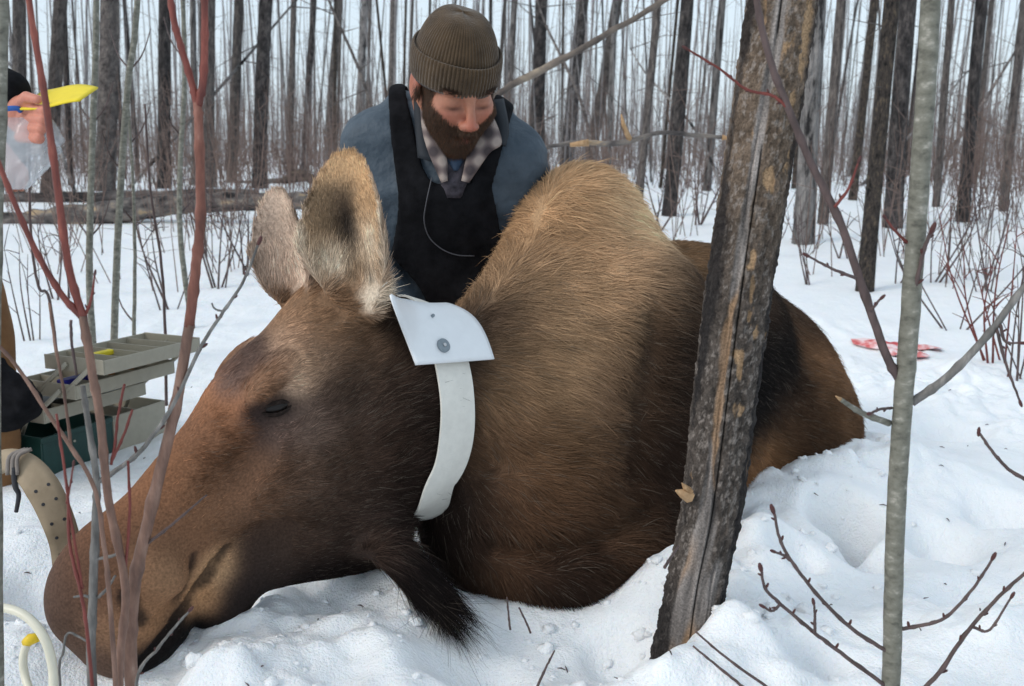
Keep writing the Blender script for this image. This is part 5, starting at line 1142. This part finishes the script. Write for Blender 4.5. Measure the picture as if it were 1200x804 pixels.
base = openbox(0, .27, 0, .26, 0, .125, .006, 'base', GREEN, TB); openbox(.274, .50, 0, .26, .0, .125, .006, 'bin', BEIGE, TB, 1)
b = MB(); b.box(T(.13, -.004, .120), (.135, .005, .008), RT); b.build('rim', GREEN, base, False, .002)
for a_ in (.12, .22): disc(T(a_, -.001, .088), -tb2, .004, .002, BEIGE, 'rivet', base, 12)
b = MB(); b.box(T(-.002, .15, .062), (.001, .026, .020), RT); b.build('sticker', plain('yellow_sticker', (.80, .52, .02), .5), base, False)
tr_ = []
for k, (a0, bshift, z) in enumerate(((.02, .0, .165), (.05, -.10, .240), (.08, -.185, .315))):
    tr_.append(openbox(a0, a0+.40, bshift+.0, bshift+.235, z, z+.042, .004, 'tray', BEIGE, TB, 4))
for k in range(2):
    a0 = (.02, .05)[k]; z = (.165, .240)[k]; bs = (0, -.10)[k]
    for bb_o in (.05, .15):
        for end in (0, 1):
            aa = a0+.03-.004 if not end else a0+.385; b = MB(); b.tube([T(aa-.03 if not end else aa+.02, bs+bb_o, z+.01), T(aa-.005 if not end else aa+.045, bs+bb_o-.10, z+.10)], .007, 6); b.build('link_arm', BEIGE, TB)
for end in (.0, .41):
    b = MB(); b.tube([T(.03+end, .12, .10), T(.02+end, .06, .19)], .006, 6); b.build('link_arm', BEIGE, TB)
for i, (a_, b_, z, h, c, lab, nm) in enumerate([(.20, -.05, .345, (.045, .012, .008), (.75, .60, .03), 'yellow tool handle in the top tray of the toolbox', 'tool_handle'), (.14, .0, .270, (.05, .02, .012), (.03, .03, .32), 'blue packet in the middle tray of the toolbox', 'packet'), (.33, .0, .268, (.06, .008, .008), (.55, .20, .03), 'orange pencil-like tool in the middle tray', 'tool_handle'), (.30, .07, .200, (.06, .05, .018), (.62, .68, .74), 'pale blue package in the lowest toolbox tray', 'packet'), (.10, .10, .195, (.05, .04, .014), (.03, .03, .03), 'black pouch in the lowest toolbox tray', 'pouch'), (.36, .10, .05, (.08, .06, .02), (.04, .04, .045), 'dark gear at the bottom of the beige bin', 'pouch')]):
    b = MB(); b.box(T(a_, b_, z), h, RT); o = b.build(nm, plain('gear_%d' % i, c, .5), None, False, .004); tag(o, lab, 'tool' if nm == 'tool_handle' else nm)
# black bag slumped against the box
bc = P(2, 462, 2.66)
def bagf(p): return smin(cap(p, P(-34, 428, 2.66), P(28, 474, 2.60), .075, .042), cap(p, P(-30, 480, 2.64), P(10, 486, 2.60), .06, .05), .04)+.022*fbm(p.astype(float)*14, 3, 88)
V, Q = surface_nets(bagf, bc-.36, bc+.36, .009); o = mesh('bag', V, Q, BLACKM); tag(o, 'black fabric bag slumped over the left end of the toolbox', 'bag')
# ---------------------------------------------------------------- strap with punched holes, hose, red patch
STRAPM = pmat('tan_strap', [(.3, (.22, .165, .105)), (.7, (.36, .28, .19))], (1, 1, 1), 14, rough=.6, bump=.3, bdist=.003)
cl = [(-20, 552, 1.92, 26), (8, 540, 1.90, 28), (30, 548, 1.88, 34), (50, 572, 1.86, 38), (66, 605, 1.85, 36), (77, 640, 1.86, 34), (82, 690, 1.88, 34)]
cp = smoothline([P(u, v, d) for u, v, d, w_ in cl], 6); wd = np.interp(np.linspace(0, 1, len(cp)), np.linspace(0, 1, len(cl)), [w_*.5*1.95/FPX for *_, w_ in cl])
V, F = [], []; Tn = np.gradient(cp, axis=0); Tn /= np.linalg.norm(Tn, axis=1, keepdims=True)
STF = []
for i in range(len(cp)):
    vd = nrm(CAM-cp[i]); s_ = nrm(np.cross(Tn[i], vd)); n_ = np.cross(s_, Tn[i]); STF.append((cp[i], s_, n_, wd[i]))
    for a_, h_ in ((-1, 0), (-.5, .003), (0, .004), (.5, .003), (1, 0), (1, -.004), (0, -.001), (-1, -.004)): V.append(cp[i]+s_*a_*wd[i]+n_*h_)
for i in range(len(cp)-1): F += [(i*8+k, i*8+(k+1) % 8, (i+1)*8+(k+1) % 8, (i+1)*8+k) for k in range(8)]
ST = mesh('strap', V, F, STRAPM); tag(ST, 'tan strap with punched holes arching up behind the moose muzzle', 'strap')
for i in (18, 21, 25, 28, 31):
    for s in (-.38, .42):
        c, s_, n_, w_ = STF[i]; disc(c+s_*s*w_+n_*.0036, n_*np.sign(n_@(CAM-c)), .0034, .0006, DARKG, 'hole', ST, 10)
ROPEM = plain('frayed_rope', (.22, .19, .17), .9)
b = MB(); c, s_, n_, w_ = STF[10]
for k in range(3): b.tube(smoothline([c+s_*w_*1.1+n_*.01+np.array([.01*k, 0, .0]), c+n_*.014+np.array([-.01+.008*k, 0, .01]), c-s_*w_*1.1+n_*.01+np.array([.006*k, 0, 0])], 4), .004, 6)
b.build('lashing', ROPEM, ST); b = MB(); b.tube(smoothline([P(16, 548, 1.87), P(18, 570, 1.86), P(22, 580, 1.86), P(19, 600, 1.86)], 5), np.linspace(.006, .004, 16), 6); b.build('loose_end', DARKG, ST)
HOSEM = plain('translucent_hose', (.70, .67, .55), .35, .45, .04); HOSEM.node_tree.nodes['Principled BSDF'].inputs['Subsurface Weight'].default_value = .4; HOSEM.node_tree.nodes['Principled BSDF'].inputs['Subsurface Radius'].default_value = (.01, .01, .008)
b = MB(); b.tube(smoothline([P(-40, 715, 1.60), P(0, 712, 1.58), P(30, 722, 1.56), P(52, 748, 1.54), P(62, 785, 1.53), P(62, 830, 1.50)], 8), .0078, 12); HO = b.build('hose', HOSEM); tag(HO, 'pale looped rubber hose with yellow connector beside the moose nose', 'hose')
b = MB(); b.tube(smoothline([P(32, 752, 1.56), P(27, 772, 1.55), P(30, 795, 1.54), P(42, 830, 1.50)], 8), .0068, 12); b.build('hose_end', HOSEM, HO); b = MB(); b.tube([P(30, 754, 1.56), P(36, 749, 1.56), P(48, 746, 1.565)], [.0085, .010, .007], 10); b.build('connector', plain('yellow_connector', (.75, .52, .03), .4), HO)
# red-stained patch of snow beyond the rump: a crumpled red plastic sheet
RC = G(1055, 412); RC[2] = zt(RC[0], RC[1]); n = 26; V = []
for i in range(n):
    for j in range(n):
        a, r = 2*math.pi*j/n, i/(n-1); f = 1+.35*math.sin(3*a+.5)+.2*math.sin(5*a+2); x = RC[0]+.15*r*f*math.cos(a); y = RC[1]+.17*r*f*math.sin(a); V.append((x, y, zt(x, y)+.012+.018*float(vnoise(np.array([[x*22, y*22, 1.]]), 9)[0])*(1-r*.5)))
F = [(i*n+j, i*n+(j+1) % n, (i+1)*n+(j+1) % n, (i+1)*n+j) for i in range(n-1) for j in range(n)]
o = mesh('red_sheet', V, F, pmat('red_plastic', [(.36, (.55, .04, .045)), (.46, (.75, .25, .24)), (.58, (.88, .70, .70))], nscale=14, rough=.4)); tag(o, 'small crumpled red plastic sheet lying on snow beyond the rump', 'sheet')

# bits of bark and needle litter scattered on the snow
b = MB(); r_ = random.Random(77)
for i in range(150):
    x, y = r_.uniform(-1.3, 1.7), r_.uniform(1.5, 4.2)
    if float(moose(np.array([[x, y, .05]]))[0]) < .05: continue
    a = r_.uniform(0, 6.28); l = r_.uniform(.003, .012); z = zt(x, y); d = np.array([math.cos(a)*l, math.sin(a)*l, r_.uniform(0, .003)]); b.tube([np.array([x, y, z+.001])-d, np.array([x, y, z+.003]), np.array([x, y, z+.001])+d], [.0008, .0016, .0006], 4)
o = b.build('bark_litter', SM['twig']); tag(o, 'tiny dark bark crumbs and needles scattered on the snow', 'litter', kind='stuff')

# crumbled clods of snow kicked up around the animal
VV, FF, nn = [], [], 0; r_ = random.Random(31); rg = np.random.default_rng(31)
t = MB(); t.ell((0, 0, 0), (1, 1, 1), n=10); SV, SF = t.V[0], t.F
zones = [(690, 720, .35), (800, 700, .2), (880, 690, .22), (450, 740, .4), (300, 760, .3), (620, 770, .4), (940, 580, .25), (900, 760, .3), (60, 660, .25), (20, 760, .2), (1000, 640, .3), (280, 715, .12)]
for i in range(260):
    u, v, rr = r_.choice(zones); g = G(u, v); x = g[0]+r_.gauss(0, rr*.5); y = g[1]+r_.gauss(0, rr*.35); s = r_.choice((.004, .005, .007, .009, .013))*r_.uniform(.7, 1.3)
    if y < 1.5 or float(moose(np.array([[x, y, zt(x, y)+s*.5]]))[0]) < s*1.2: continue
    d = 1+.6*vnoise(SV*1.3+i*3.1, i)+.3*vnoise(SV*3.1+i, i+5); V = SV*d[:, None]*np.array([s, s*r_.uniform(.7, 1.1), s*r_.uniform(.55, .85)])+np.array([x, y, zt(x, y)-s*.05]); VV.append(V); FF += [tuple(a+nn for a in f) for f in SF]; nn += len(V)
o = mesh('snow_clods', np.concatenate(VV), FF, SNOW); tag(o, 'crumbly clods of kicked-up snow around the moose', 'snow', kind='stuff')
